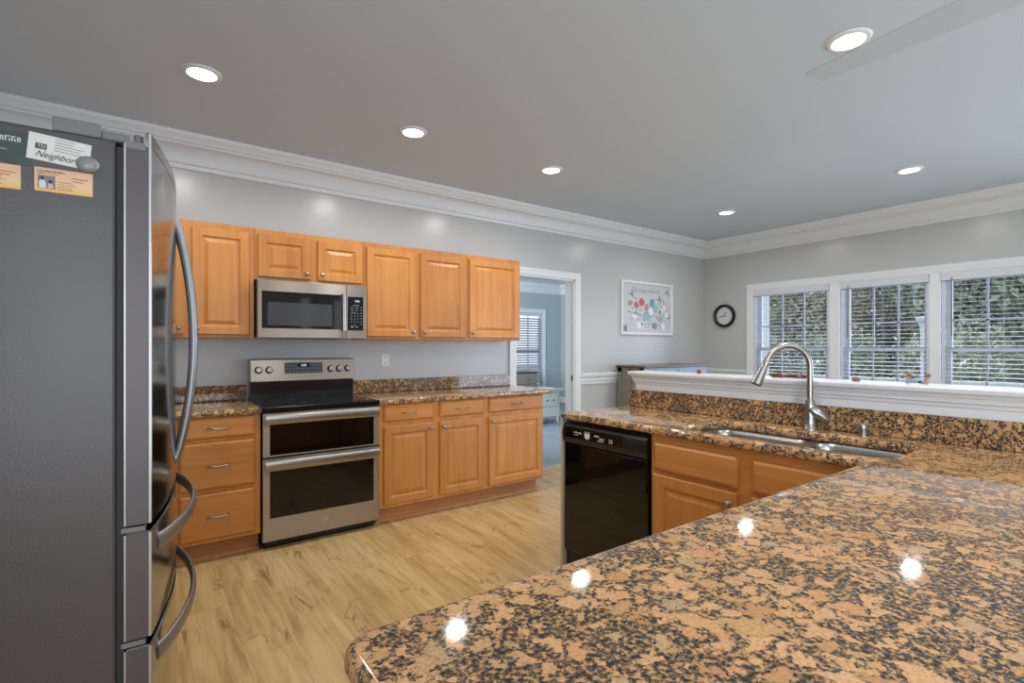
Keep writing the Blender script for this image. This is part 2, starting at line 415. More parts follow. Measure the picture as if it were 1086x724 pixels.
def thing(name, label, cat, loc, group=None):
    o = bpy.data.objects.new(name, None); COL.objects.link(o)
    o.location = loc; o.empty_display_size = 0.1
    o['label'] = label; o['category'] = cat
    if group: o['group'] = group
    WL[o.name] = Vector(loc)
    return o
def tag(o, label, cat, group=None):
    o['label'] = label; o['category'] = cat
    if group: o['group'] = group
    return o
def struct(b, name, m, parent=None, smooth=None):
    o = b.build(name, m, parent, smooth)
    if parent is None: o['kind'] = 'structure'
    return o
def children(o): return [c for c in COL.objects if c.parent == o]
def copy_tree(o, parent=None):
    c = o.copy(); COL.objects.link(c); c.parent = parent
    WL[c.name] = WL[o.name].copy()
    for ch in children(o): copy_tree(ch, c)
    return c
def frame(o, u, v, n):
    o, u, v, n = Vector(o), Vector(u), Vector(v), Vector(n)
    return lambda a, b, c: o + u * a + v * b + n * c
def wallface(x, y, z): return frame((x, y, z), (1, 0, 0), (0, 0, 1), (0, -1, 0))       # looks to -Y
def sinkface(x, y, z): return frame((x, y, z), (0, -1, 0), (0, 0, 1), (-1, 0, 0))      # looks to -X

def text(name, s, size, fr, m, parent, align='LEFT', shear=0.0, depth=0.0006, wide=1.0):
    cu = bpy.data.curves.new(name, 'FONT'); cu.body = s; cu.size = size; cu.align_x = align; cu.shear = shear
    tmp = bpy.data.objects.new(name + '_source', cu); COL.objects.link(tmp)
    dg = bpy.context.evaluated_depsgraph_get()
    me = bpy.data.meshes.new_from_object(tmp.evaluated_get(dg))
    bpy.data.objects.remove(tmp); bpy.data.curves.remove(cu)
    org = WL[parent.name]
    for v in me.vertices: v.co = fr(v.co.x * wide, v.co.y, depth) - org
    me.name = name; me.materials.clear(); me.materials.append(m)
    o = bpy.data.objects.new(name, me); COL.objects.link(o); o.parent = parent
    WL[o.name] = org.copy()
    return o

# ================================================================== ROOM SHELL
YB, XW, H = 4.19, 6.394, 2.76        # cabinet wall, window wall, ceiling
XL, YR = -0.85, -3.2                 # wall behind the fridge, rear wall
DX0, DX1, DZ = 3.075, 3.910, 2.067   # doorway
BX1, BY1 = 8.0, 9.05                 # teal room
struct(B().box(XL - .12, BX1 + .12, YR - .12, YB + .10, -0.1, 0), 'floor', M['floor'])
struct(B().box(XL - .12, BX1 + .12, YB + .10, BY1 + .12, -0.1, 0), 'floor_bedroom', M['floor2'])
struct(B().box(XL - .12, BX1 + .12, YR - .12, BY1 + .12, H, H + .1), 'ceiling', M['ceil'])
b = B(); b.box(XL, DX0, YB, YB + .12, 0, H); b.box(DX1, BX1 + .12, YB, YB + .12, 0, H); b.box(DX0, DX1, YB, YB + .12, DZ, H)
struct(b, 'wall_back', M['wall'])
b = B(); b.box(XL - .12, XL, -.50, YB, 0, H); b.box(XL - .12, XL, YR, -2.80, 0, H); b.box(XL - .12, XL, -2.80, -.50, 0, .60); b.box(XL - .12, XL, -2.80, -.50, 2.30, H)
struct(b, 'wall_left', M['wall'])
b = B()
for y in (-2.80, -1.68, -.56): b.box(XL - .10, XL - .04, y, y + .06, .60, 2.30)
for z in (.60, 1.42, 2.24): b.box(XL - .10, XL - .04, -2.8, -.5, z, z + .06)
struct(b, 'window_5', M['vinyl'])  # unseen window, added so light reaches the sink cabinets
# window wall, opening for the triple window
WY0, WY1, WZ0, WZ1 = 0.66, 3.475, 0.80, 2.045
b = B(); b.box(XW, XW + .14, WY1, YB, 0, H); b.box(XW, XW + .14, YR, -2.70, 0, H); b.box(XW, XW + .14, -.30, WY0, 0, H); b.box(XW, XW + .14, -2.70, -.30, 2.35, H); b.box(XW, XW + .14, WY0, WY1, 0, WZ0); b.box(XW, XW + .14, WY0, WY1, WZ1, H)
struct(b, 'wall_right', M['wall'])
# rear wall: patio door at one end, two narrow sidelights (behind the camera)
ops = [(-.70, 1.40, 0, 2.35), (2.56, 2.74, .10, 2.30), (3.22, 3.42, .10, 2.30)]
xs = [XL] + [x for o_ in ops for x in o_[:2]] + [XW]
b = B()
for k in range(0, len(xs), 2): b.box(xs[k], xs[k + 1], YR - .12, YR, 0, H)
for x0, x1, z0, z1 in ops:
    b.box(x0, x1, YR - .12, YR, z1, H)
    if z0: b.box(x0, x1, YR - .12, YR, 0, z0)
struct(b, 'wall_rear', M['wall'])
b = B()
for x in (-.70, .31, 1.33): b.box(x, x + .07, YR - .10, YR - .03, 0, 2.35)
b.box(-.7, 1.4, YR - .10, YR - .03, 2.28, 2.35); b.box(-.7, 1.4, YR - .10, YR - .03, 0, .08)
struct(b, 'door_2', M['trim'])
b = B()
for y in (-2.7, -1.535, -.37): b.box(XW + .03, XW + .10, y, y + .07, 0, 2.35)
b.box(XW + .03, XW + .10, -2.7, -.30, 2.28, 2.35); b.box(XW + .03, XW + .10, -2.7, -.30, 0, .08)
struct(b, 'door_added_right', M['trim'])  # unseen patio door, an opening added for the fill lamp here
# teal room
b = B(); b.box(BX1, BX1 + .12, YB + .12, BY1, 0, H); struct(b, 'wall_bedroom_right', M['teal'])
QX0, QX1, QZ0, QZ1 = 6.35, 7.42, 0.42, 2.085
b = B(); b.box(XL, QX0, BY1, BY1 + .12, 0, H); b.box(QX1, BX1, BY1, BY1 + .12, 0, H); b.box(QX0, QX1, BY1, BY1 + .12, 0, QZ0); b.box(QX0, QX1, BY1, BY1 + .12, QZ1, H)
struct(b, 'wall_bedroom_back', M['teal'])
struct(B().box(2.0, 2.12, YB + .12, BY1, 0, H), 'wall_bedroom_left', M['teal'])
b = B(); b.box(2.12, DX0, YB + .12, YB + .13, 0, H); b.box(DX1, BX1, YB + .12, YB + .13, 0, H); b.box(DX0, DX1, YB + .12, YB + .13, DZ, H)
struct(b, 'wall_bedroom_front', M['teal'])

def crown_prof(h):
    P = [(0, h - .214), (.016, h - .214), (.022, h - .204), (.022, h - .186), (.034, h - .178)]
    for k in range(7):
        t = k / 6; P.append((.036 + .068 * (1 - math.cos(t * PI / 2)) , h - .172 + .092 * math.sin(t * PI / 2)))
    P += [(.112, h - .078), (.112, h - .064), (.124, h - .058), (.132, h - .040), (.150, h - .028), (.156, h - .018), (.156, h), (0, h)]
    return P
struct(B().sweep([(XL, YR), (XL, YB), (XW, YB), (XW, YR)], crown_prof(H), left=False), 'trim_1', M['trim'], smooth=35)
struct(B().sweep([(2.12, BY1), (BX1, BY1), (BX1, YB + .13)], crown_prof(H), left=False), 'trim_2', M['trim'], smooth=35)
# doorway casing and jamb
def casing_prof(w): return [(0, 0), (0, .012), (.010, .018), (w * .55, .018), (w * .7, .024), (w, .024), (w, 0)]
def casing(fr, w, h, cw, bottom=False):
    """moulded casing around an opening w x h; fr(u, v, n) from the opening's lower left corner"""
    P = casing_prof(cw); bb = B()
    if bottom: pts = [(0, 0, -1, -1), (0, h, -1, 1), (w, h, 1, 1), (w, 0, 1, -1)]
    else: pts = [(0, 0, -1, 0), (0, h, -1, 1), (w, h, 1, 1), (w, 0, 1, 0)]
    bb.loops([[fr(u + su * o, v + sv * o, n) for o, n in P] for u, v, su, sv in pts], close=bottom)
    return bb
o = struct(casing(wallface(DX0, YB, 0), DX1 - DX0, DZ, .075), 'door_1', M['trim'], smooth=40)
b = B(); b.box(DX0 - .002, DX0 + .018, YB - .002, YB + .135, 0, DZ); b.box(DX1 - .018, DX1 + .002, YB - .002, YB + .135, 0, DZ); b.box(DX0, DX1, YB - .002, YB + .135, DZ - .018, DZ + .002)
b.box(DX1 - .03, DX1 - .018, YB + .05, YB + .09, 0, DZ - .018)
b.build('door_jamb', M['trim'], o)
b = B(); b.box(DX1 - .0205, DX1 - .017, YB + .012, YB + .036, .93, .99, .001); b.build('strike_plate', M['slot'], o, label='dark metal strike plate')
# chair rail and baseboards
rail = [(0, .885), (.012, .885), (.016, .900), (.016, .915), (.024, .925), (.024, .955), (.034, .968), (.040, .985), (.040, 1.006), (.030, 1.014), (0, 1.014)]
b = B(); b.sweep([(DX1 + .075, YB), (XW, YB), (XW, WY1 + .085)], rail, left=False)
struct(b, 'trim_3', M['trim'], smooth=35)
base = [(0, 0), (.016, 0), (.016, .10), (.010, .125), (.004, .135), (0, .135)]
struct(B().sweep([(DX1 + .075, YB), (XW, YB), (XW, -.30)], base, left=False), 'baseboard_back', M['trim'], smooth=35)
struct(B().sweep([(2.12, BY1), (BX1, BY1), (BX1, YB + .13)], base, left=False), 'baseboard_bedroom', M['trim'], smooth=35)
# repaired strip in the ceiling paint beside a downlight
b = B(); b.prism([(2.83, 1.245), (2.85, 1.262), (2.985, 1.242), (2.994, 0.20), (2.70, 0.20)], lambda u, v, n: Vector((u, v, H - .001 - n)), -.001, .002)
struct(b, 'trim_4', M['patch'])

# ------------------------------------------------------------------ triple window
units = [(2.575, 3.475), (1.655, 2.460), (0.66, 1.560)]
UD = 6.47
o = struct(casing(sinkface(XW, WY1, WZ0), WY1 - WY0, WZ1 - WZ0, .08), 'trim_5', M['trim'], smooth=40)
b = B(); b.box(XW - .075, XW + .09, WY0 - .10, WY1 + .10, WZ0 - .03, WZ0, .006); struct(b, 'trim_6', M['trim'])
b = B(); b.box(XW - .016, XW + .02, 2.470, 2.565, WZ0, WZ1); b.box(XW - .016, XW + .02, 1.568, 1.648, WZ0, WZ1); struct(b, 'trim_7', M['trim'])
for i, (y0, y1) in enumerate(units):
    fr = sinkface(UD, y1, WZ0); w = y1 - y0; h = WZ1 - WZ0
    win = struct(B().loops([[fr(a, c, n) for a, c in ((0, 0), (w, 0), (w, h), (0, h))] for n in (-.04, .07)] + [[fr(a, c, n) for a, c in ((.025, .025), (w - .025, .025), (w - .025, h - .025), (.025, h - .025))] for n in (.07, -.04)], close=True), 'window_%d' % (i + 1), M['vinyl'])
    mid = 1.285 - WZ0
    for nm, v0, v1, dep in (('lower_sash', .025, mid + .02, .0), ('upper_sash', mid - .02, h - .025, -.025)):
        bb = B(); u0, u1 = .025, w - .025; t = .038
        bb.box(u0, u0 + t, v0, v1, dep - .012, dep + .012, fr=fr); bb.box(u1 - t, u1, v0, v1, dep - .012, dep + .012, fr=fr)
        bb.box(u0 + t, u1 - t, v0, v0 + t, dep - .012, dep + .012, fr=fr); bb.box(u0 + t, u1 - t, v1 - t, v1, dep - .012, dep + .012, fr=fr)
        sash = bb.build(nm, M['vinyl'], win)
        bb = B()
        for k in (1, 2):
            uu = u0 + t + (u1 - u0 - 2 * t) * k / 3
            bb.box(uu - .009, uu + .009, v0 + t, v1 - t, dep - .006, dep + .006, fr=fr)
        if nm == 'upper_sash':
            vv = v0 + t + (v1 - v0 - 2 * t) * .40
            bb.box(u0 + t, u1 - t, vv - .009, vv + .009, dep - .006, dep + .006, fr=fr)
        bb.build('muntin', M['muntin'], sash)
        B().box(u0 + t, u1 - t, v0 + t, v1 - t, dep - .002, dep + .002, fr=fr).build('pane', M['glass'], sash)
# blinds: one per unit
bl_lab = ['white slatted blind in the window unit beside the wall clock', 'white slatted blind in the middle window unit with a wand at its edge', 'white slatted blind in the window unit farthest from the wall clock']
for i, (y0, y1) in enumerate(units):
    cy = (y0 + y1) / 2; w = y1 - y0 - .012
    t = thing('window_blind', bl_lab[i], 'blind', (XW + .03, cy, WZ0), 'window blinds')
    b = B(); b.box(XW - .028, XW + .042, y0 + .004, y1 - .004, WZ1 - .080, WZ1 - .002, .004); b.build('headrail', M['blind'], t)
    b = B(); z = WZ0 + .055; cnt = 0
    tilt = math.radians(4.5)
    while z < WZ1 - .08:
        dz = math.sin(tilt) * .024; dx = math.cos(tilt) * .024; cx = XW + .018
        P = [(cx - dx, z - dz - .0008), (cx, z + .0002), (cx + dx, z + dz - .0008), (cx + dx, z + dz + .0008), (cx, z + .0018), (cx - dx, z - dz + .0008)]
        b.loops([[Vector((x, yy, zz)) for x, zz in P] for yy in (y0 + .008, y1 - .008)])
        z += .0425
    b.build('slats', M['blind'], t)
    b = B(); b.box(XW - .006, XW + .042, y0 + .008, y1 - .008, WZ0 + .012, WZ0 + .034, .003); b.build('bottom_rail', M['blind'], t)
    b = B()
    for f in (.16, .5, .84):
        yy = y0 + (y1 - y0) * f
        for xx in (XW - .0085, XW + .0445): b.tube([(xx, yy, WZ0 + .02), (xx, yy, WZ1 - .05)], .0011, 6)
    b.build('ladder_cord', M['blind'], t)
    if i > 0:
        yy = y1 - .085
        b = B(); b.tube([(XW - .03, yy, WZ1 - .05), (XW - .032, yy, WZ1 - .07), (XW - .034, yy, 1.42)], [.003, .005, .0055], 8); b.build('tilt_wand', M['wand'], t, 60)

# ------------------------------------------------------------------ teal room window, blind and furniture
struct(casing(wallface(QX0, BY1, QZ0), QX1 - QX0, QZ1 - QZ0, .10, True), 'trim_8', M['trim'], smooth=40)
fr = wallface(QX0, BY1 + .06, QZ0); w, h = QX1 - QX0, QZ1 - QZ0
win = struct(B().loops([[fr(a, c, n) for a, c in ((0, 0), (w, 0), (w, h), (0, h))] for n in (-.05, .03)] + [[fr(a, c, n) for a, c in ((.04, .04), (w - .04, .04), (w - .04, h - .04), (.04, h - .04))] for n in (.03, -.05)], close=True), 'window_4', M['vinyl'])
b = B(); b.box(.04, w - .04, h * .47, h * .47 + .06, -.02, .02, fr=fr); b.build('meeting_rail', M['dplast'], win)
b = B()
for f in (.33, .67): b.box(w * f - .012, w * f + .012, .04, h - .04, -.02, -.005, fr=fr)
b.build('muntin', M['muntin'], win)
B().box(.04, w - .04, .04, h - .04, -.03, -.026, fr=fr).build('pane', M['glass'], win)
t = thing('window_blind', 'half-open slatted blind in the teal room beyond the doorway', 'blind', ((QX0 + QX1) / 2, BY1, QZ0), None)
b = B(); b.box(QX0 + .02, QX1 - .02, BY1 - .01, BY1 + .03, QZ1 - .07, QZ1 - .005, .004); b.build('headrail', M['blind'], t)
b = B(); z = QZ0 + .1
while z < QZ1 - .09:
    dz = .019; P = [(BY1 - .012, z - dz), (BY1 + .022, z + dz), (BY1 + .022, z + dz + .003), (BY1 - .012, z - dz + .003)]
    b.loops([[Vector((xx, y, zz)) for y, zz in P] for xx in (QX0 + .025, QX1 - .025)])
    z += .055
b.build('slats', M['blindg'], t)

def white_chest():
    x0, x1, y0, y1 = 5.0, 5.86, 6.62, 7.05
    t = thing('low_chest', 'low white chest with flared top beyond the doorway', 'chest', ((x0 + x1) / 2, (y0 + y1) / 2, 0))
    b = B(); b.sweep([(x0, y0), (x1, y0), (x1, y1), (x0, y1)], [(-.05, .535), (.0, .535), (.012, .55), (.03, .57), (.04, .575), (.04, .592), (-.05, .592)], left=False, closed=True)
    b.box(x0, x1, y0, y1, .555, .592); b.build('top', M['whitef'], t)
    b = B(); b.box(x0 + .02, x1 - .02, y0 + .02, y1 - .01, .12, .545); b.build('body', M['whitef'], t)
    for k in range(2):
        u = x0 + .05 + k * (x1 - x0 - .1) / 2
        fr = wallface(u, y0 + .02, .30); d = B().rects(fr, (x1 - x0 - .1) / 2 - .02, .20, [(0, 0), (0, .010), (.008, .016)]).build('drawer', M['whitef'], t)
        for f in (.3, .7): B().lathe([(.006, 0), (.006, .012), (.014, .018), (.012, .028), (.001, .030)], fr(((x1 - x0 - .1) / 2 - .02) * f, .10, .016), (0, -1, 0), 12).build('knob', M['slot'], d, 50)
    for xx in (x0 + .05, x1 - .05):
        for yy in (y0 + .05, y1 - .05):
            b = B(); b.tube([(xx, yy, .13), (xx, yy, .08), (xx + (.02 if xx > 5.4 else -.02), yy, 0)], [.035, .028, .02], 10); b.build('leg', M['whitef'], t, 50)
white_chest()
def grey_chest():
    x0, x1, y0, y1 = 5.62, 6.77, 8.42, 8.86
    t = thing('dresser', 'grey dresser with small knobs under the teal room window', 'dresser', ((x0 + x1) / 2, (y0 + y1) / 2, 0))
    b = B(); b.box(x0 - .02, x1 + .02, y0 - .02, y1, .765, .79, .005); b.build('top', M['dplast'], t)
    b = B(); b.box(x0, x1, y0, y1, 0, .765); b.build('body', M['greyf'], t)
    for k in range(3):
        fr = wallface(x0 + .03, y0, .06 + k * .235); d = B().rects(fr, x1 - x0 - .06, .215, [(0, 0), (0, .012), (.008, .018)]).build('drawer', M['greyf'], t)
        for f in (.22, .78): B().lathe([(.006, 0), (.006, .012), (.018, .018), (.016, .030), (.001, .032)], fr((x1 - x0 - .06) * f, .11, .018), (0, -1, 0), 12).build('knob', M['wand'], d, 50)
grey_chest()

# ================================================================== CABINETS
DT = 0.020
def door(parent, fr, w, h, m, knob=None, axis=(0, -1, 0), inset=.058):
    b = B().rects(fr, w, h, [(0, 0), (0, DT - .005), (.004, DT), (inset - .006, DT), (inset, DT - .004), (inset + .004, DT - .010), (inset + .012, DT - .010), (inset + .034, DT - .002), (inset + .038, DT - .002)])
    d = b.build('door', m, parent)
    if knob: B().lathe([(.009, 0), (.009, .003), (.005, .006), (.005, .014), (.013, .019), (.0155, .025), (.013, .031), (.006, .034), (.0005, .0345)], fr(knob[0], knob[1], DT), axis, 18).build('knob', M['steelp'], d, 50)
    return d
def drawer(parent, fr, w, h, m, pull=True):
    d = B().rects(fr, w, h, [(0, 0), (0, DT - .012), (.004, DT - .006), (.014, DT), (.03, DT)]).build('drawer', m, parent)
    if pull:
        cu, cv = w / 2, h / 2 + .002; L = .052
        P = [(-L - .012, 0, .004), (-L, 0, .010), (-L + .006, 0, .020), (-L * .45, -.003, .027), (0, -.005, .029), (L * .45, -.003, .027), (L - .006, 0, .020), (L, 0, .010), (L + .012, 0, .004)]
        b = B().tube([fr(cu + p[0], cv + p[1], DT + p[2]) for p in P], [.002, .0045, .005, .0045, .006, .0045, .005, .0045, .002], 10)
        for s in (-1, 1): b.lathe([(.007, 0), (.006, .006), (.005, .014)], fr(cu + s * L, cv, DT), fr(0, 0, 1) - fr(0, 0, 0), 12)
        b.build('pull', M['steelp'], d, 60)
    return d
def carcass(parent, fr, w, h, d, openings, m=None):
    """box with a face frame: stiles and rails 19 mm thick around the openings (u0, u1, v0, v1)"""
    m = m or M['woodv']
    b = B(); b.box(0, w, 0, h, -d, -.019, fr=fr); b.build('body', m, parent)
    us = sorted({0, w} | {x for o in openings for x in o[:2]})
    vs = sorted({0, h} | {x for o in openings for x in o[2:]})
    b = B()
    for i in range(len(us) - 1):
        for j in range(len(vs) - 1):
            cu, cv = (us[i] + us[i + 1]) / 2, (vs[j] + vs[j + 1]) / 2
            if any(o[0] < cu < o[1] and o[2] < cv < o[3] for o in openings): continue
            b.box(us[i], us[i + 1], vs[j], vs[j + 1], -.019, 0, fr=fr)
    b.build('face_frame', m, parent)

UZ0, UZ1, UY = 1.372, 2.134, 3.885
def upper(label, x0, x1, z0, z1, doors):
    """doors: (x0, x1, knob side)"""
    t = thing('wall_cabinet', label, 'wall cabinet', ((x0 + x1) / 2, YB - .16, z0), 'maple wall cabinets')
    fr = wallface(x0, UY, z0)
    carcass(t, fr, x1 - x0, z1 - z0, YB - UY - .001, [(a - x0 + .012, c - x0 - .012, .035, z1 - z0 - .04) for a, c, k in doors])
    for a, c, k in doors:
        w, h = c - a, z1 - z0 - .036 - .024
        f2 = wallface(a, UY, z0 + .022)
        ku = .028 if k == 'l' else w - .028
        door(t, f2, w, h, M['woodv'], (ku, .040))
    return t
upper('maple wall cabinet with two full-height doors beside the refrigerator', -.20, .610, UZ0, UZ1, [(-.165, .200, 'r'), (.246, .580, 'l')])
upper('short maple wall cabinet with two small doors above the microwave', .612, 1.385, 1.780, UZ1, [(.634, .980, 'r'), (1.034, 1.368, 'l')])
upper('maple wall cabinet with two tall doors next to the microwave', 1.387, 2.322, UZ0, UZ1, [(1.405, 1.822, 'r'), (1.866, 2.296, 'l')])
upper('single-door maple wall cabinet at the doorway end of the row', 2.324, 2.911, UZ0, UZ1, [(2.340, 2.892, 'l')])

BYF = 3.580                           # face frame of the base cabinets
KZ = .118                             # toe kick height
def base_cab(label, x0, x1, bays, only_drawers=False):
    t = thing('base_cabinet', label, 'base cabinet', ((x0 + x1) / 2, YB - .3, 0), 'maple base cabinets')
    fr = wallface(x0, BYF, KZ); h = .884 - KZ
    ops = []
    for a, c, k in bays:
        if k == 'd': ops += [(a - x0 + .01, c - x0 - .01, v0 - KZ + .01, v1 - KZ - .01) for v0, v1 in ((.752, .878), (.444, .732), (.140, .422))]
        else: ops += [(a - x0 + .01, c - x0 - .01, .756 - KZ + .01, .880 - KZ - .01), (a - x0 + .01, c - x0 - .01, .143 - KZ + .01, .722 - KZ - .01)]
    carcass(t, fr, x1 - x0, h, YB - BYF - .001, ops)
    for a, c, k in bays:
        if k == 'd':
            for v0, v1 in ((.752, .878), (.444, .732), (.140, .422)): drawer(t, wallface(a, BYF, v0), c - a, v1 - v0, M['woodh'])
        else:
            drawer(t, wallface(a, BYF, .756), c - a, .124, M['woodh'])
            w, hh = c - a, .579
            door(t, wallface(a, BYF, .143), w, hh, M['woodv'], (.028 if k == 'l' else w - .028, hh - .040))
    b = B(); b.box(x0, x1 - (.02 if x1 > 2.9 else 0), BYF + .075, YB - .002, 0, KZ)
    k = b.build('toe_kick', M['kick'], t)
    b = B(); b.sweep([(x0, BYF + .075), (x1 - (.02 if x1 > 2.9 else 0), BYF + .075)], [(0, 0), (.014, 0), (.012, .010), (.005, .018), (0, .019)], left=False); b.build('shoe_moulding', M['kick'], k)
    return t
base_cab('maple base cabinet mostly hidden behind the refrigerator handles', -.42, .120, [(-.38, .105, 'd')])
base_cab('maple three-drawer base cabinet between refrigerator and range', .122, .600, [(.160, .567, 'd')])
base_cab('maple base cabinet with two doors and two drawers beside the range', 1.392, 2.318, [(1.423, 1.826, 'r'), (1.884, 2.296, 'l')])
base_cab('single-door maple base cabinet at the doorway end', 2.320, 2.945, [(2.349, 2.926, 'l')])

# ------------------------------------------------------------------ granite
CT, CTH = .924, .040
def slab(b, outer, holes, z0, z1, r=.015, steps=4):
    """counter slab with a rounded edge; loops counter-clockwise outside, any order inside"""
    def area2(P): return sum(P[i][0] * P[(i + 1) % len(P)][1] - P[(i + 1) % len(P)][0] * P[i][1] for i in range(len(P)))
    def off(P, d, inner):
        ccw = area2(P) > 0
        n = len(P); out = []
        for i in range(n):
            p, a, c = Vector(P[i]), Vector(P[i - 1]), Vector(P[(i + 1) % n])
            d1, d2 = (p - a).normalized(), (c - p).normalized()
            s = 1 if ccw != inner else -1
            n1, n2 = Vector((-d1.y, d1.x)) * s, Vector((-d2.y, d2.x)) * s
            out.append(p + (n1 + n2) / (1 + n1.dot(n2)) * d)
        return out
    prof = [(r - r * math.sin(PI / 2 * k / steps), z0 + r - r * math.cos(PI / 2 * k / steps)) for k in range(steps + 1)] + \
           [(r - r * math.cos(PI / 2 * k / steps), z1 - r + r * math.sin(PI / 2 * k / steps)) for k in range(steps + 1)]
    allb, allt = [], []
    for P, inner in [(outer, False)] + [(hh, True) for hh in holes]:
        rings = [[Vector((p.x, p.y, z)) for p in off(P, d, inner)] for d, z in prof]
        b.loops(rings, cap0=False, cap1=False)
        allb.append(rings[0]); allt.append(rings[-1])
    for L in (allb, allt):
        flat = [p for l in L for p in l]
        tris = tessellate_polygon(L)
        b._add(flat, [tuple(t) for t in tris])
    return b
def rrect(x0, x1, y0, y1, r, seg=6):
    P = []
    for cx, cy, a0 in ((x1 - r, y0 + r, -90), (x1 - r, y1 - r, 0), (x0 + r, y1 - r, 90), (x0 + r, y0 + r, 180)):
        for k in range(seg + 1):
            a = math.radians(a0 + 90 * k / seg); P.append((cx + r * math.cos(a), cy + r * math.sin(a)))
    return P
# wall run, in two lengths either side of the range
CYF = 3.552
for nm, x0, x1, lab in (('short', -.42, .604, 'short brown granite worktop between refrigerator and range'), ('long', 1.386, 3.035, 'brown granite worktop on the wall run beside the range')):
    t = thing('granite_worktop', lab, 'worktop', ((x0 + x1) / 2, (CYF + YB) / 2, CT - CTH), 'granite worktops')
    b = slab(B(), [(x0, CYF), (x1, CYF), (x1, YB - .002), (x0, YB - .002)], [], CT - CTH, CT, .014); b.build('slab', M['granite'], t, 40)
    b = B(); b.box(x0, min(x1, 3.000), YB - .022, YB - .002, CT, 1.034, .002); b.build('backsplash', M['graniteb'], t)
# peninsula: sink run plus bar, one L-shaped slab
SX0, SX1, SY0, SY1 = 2.080, 2.455, .655, 1.500
BX0, BYE, BYN = .205, .684, -.55
corner = [(BX0 + .045 - .045 * math.sin(a), BYE - .045 + .045 * math.cos(a)) for a in [PI / 2 * k / 8 for k in range(9)]]
outer = [(BX0, BYN), (2.618, BYN), (2.618, 2.262), (2.002, 2.262), (2.002, BYE)] + corner
t = thing('granite_peninsula_top', 'large L-shaped brown granite countertop holding the sink', 'countertop', (2.0, .6, CT - CTH))
slab(B(), outer, [rrect(SX0, SX1, SY0, SY1, .07)], CT - CTH, CT, .016).build('slab', M['granite'], t, 40)
b = B(); b.box(2.598, 2.618, BYN, 2.262, CT, 1.033, .002); b.build('backsplash', M['graniteb'], t)

# sink: undermount, two bowls
t = thing('kitchen_sink', 'stainless double-bowl undermount sink below the faucet', 'sink', ((SX0 + SX1) / 2, (SY0 + SY1) / 2, .66))
ZR = CT - CTH - .0005
def bowl(x0, x1, y0, y1, zb):
    R = []
    for ins, z, rr in ((-.004, ZR, .07), (.002, ZR - .004, .066), (.006, ZR - .03, .064), (.014, zb + .05, .056), (.03, zb + .012, .05), (.06, zb, .04)):
        R.append([Vector((x, y, z)) for x, y in rrect(x0 + ins, x1 - ins, y0 + ins, y1 - ins, rr, 5)])
    return R
DIV = 1.045
flr = B()
outer_s = rrect(SX0 - .03, SX1 + .03, SY0 - .03, SY1 + .03, .09, 6)
hl = [rrect(SX0 - .010, SX1 + .010, SY0 - .010, DIV - .014, .07, 6), rrect(SX0 - .010, SX1 + .010, DIV + .014, SY1 + .010, .07, 6)]
for z in (ZR, ZR - .0015):
    L = [[Vector((x, y, z)) for x, y in P] for P in [outer_s] + hl]
    flr._add([p for l in L for p in l], [tuple(q) for q in tessellate_polygon(L)])
flr.build('rim', M['sink'], t)
for (y0, y1) in ((SY0 - .008, DIV - .013), (DIV + .013, SY1 + .008)):
    R = bowl(SX0 - .008, SX1 + .008, y0, y1, .70)
    bw = B().loops(R, cap0=False).build('bowl', M['sink'], t, 60)
    cx, cy = (SX0 + SX1) / 2, (y0 + y1) / 2
    B().lathe([(.055, .7005), (.052, .704), (.040, .703), (.036, .7008), (.001, .7008)], (cx, cy, 0), (0, 0, 1), 20).build('drain', M['steelp'], bw, 50)

# faucet
FX, FY = 2.520, 1.098
t = thing('faucet', 'brushed nickel gooseneck faucet behind the sink', 'faucet', (FX, FY, CT))
B().lathe([(.031, CT), (.031, CT + .006), (.027, CT + .010), (.0255, CT + .05), (.0235, CT + .10), (.0195, CT + .135), (.0165, CT + .142)], (FX, FY, 0), (0, 0, 1), 28).build('base', M['steelp'], t, 50)
dx, dy = -.165 / .2164, .14 / .2164
arc = [(0, CT + .13), (0, CT + .20), (0, 1.218)]
R = .100
for k in range(1, 15):
    a = PI * k / 14 * .93
    arc.append((R - R * math.cos(a), 1.218 + R * math.sin(a)))
B().tube([(FX + dx * s, FY + dy * s, z) for s, z in arc], .0135, 18).build('spout', M['steelp'], t, 60)
s0, z0 = arc[-1]; dr = Vector((arc[-1][0] - arc[-2][0], 0, arc[-1][1] - arc[-2][1])).normalized(); dr = (dr + Vector((.16, 0, -.1))).normalized()
hd = lambda d: (FX + dx * (s0 + dr.x * d), FY + dy * (s0 + dr.x * d), z0 + dr.z * d)
h_ = B().tube([hd(-.006), hd(.0), hd(.001), hd(.016), hd(.017), hd(.040), hd(.085), hd(.112), hd(.116)], [.0145, .0165, .0175, .0178, .0165, .0185, .0235, .0262, .0225], 20).build('spray_head', M['steelp'], t, 40)
B().tube([hd(.1165), hd(.118)], .019, 16).build('nozzle', M['dplast'], h_, 40)
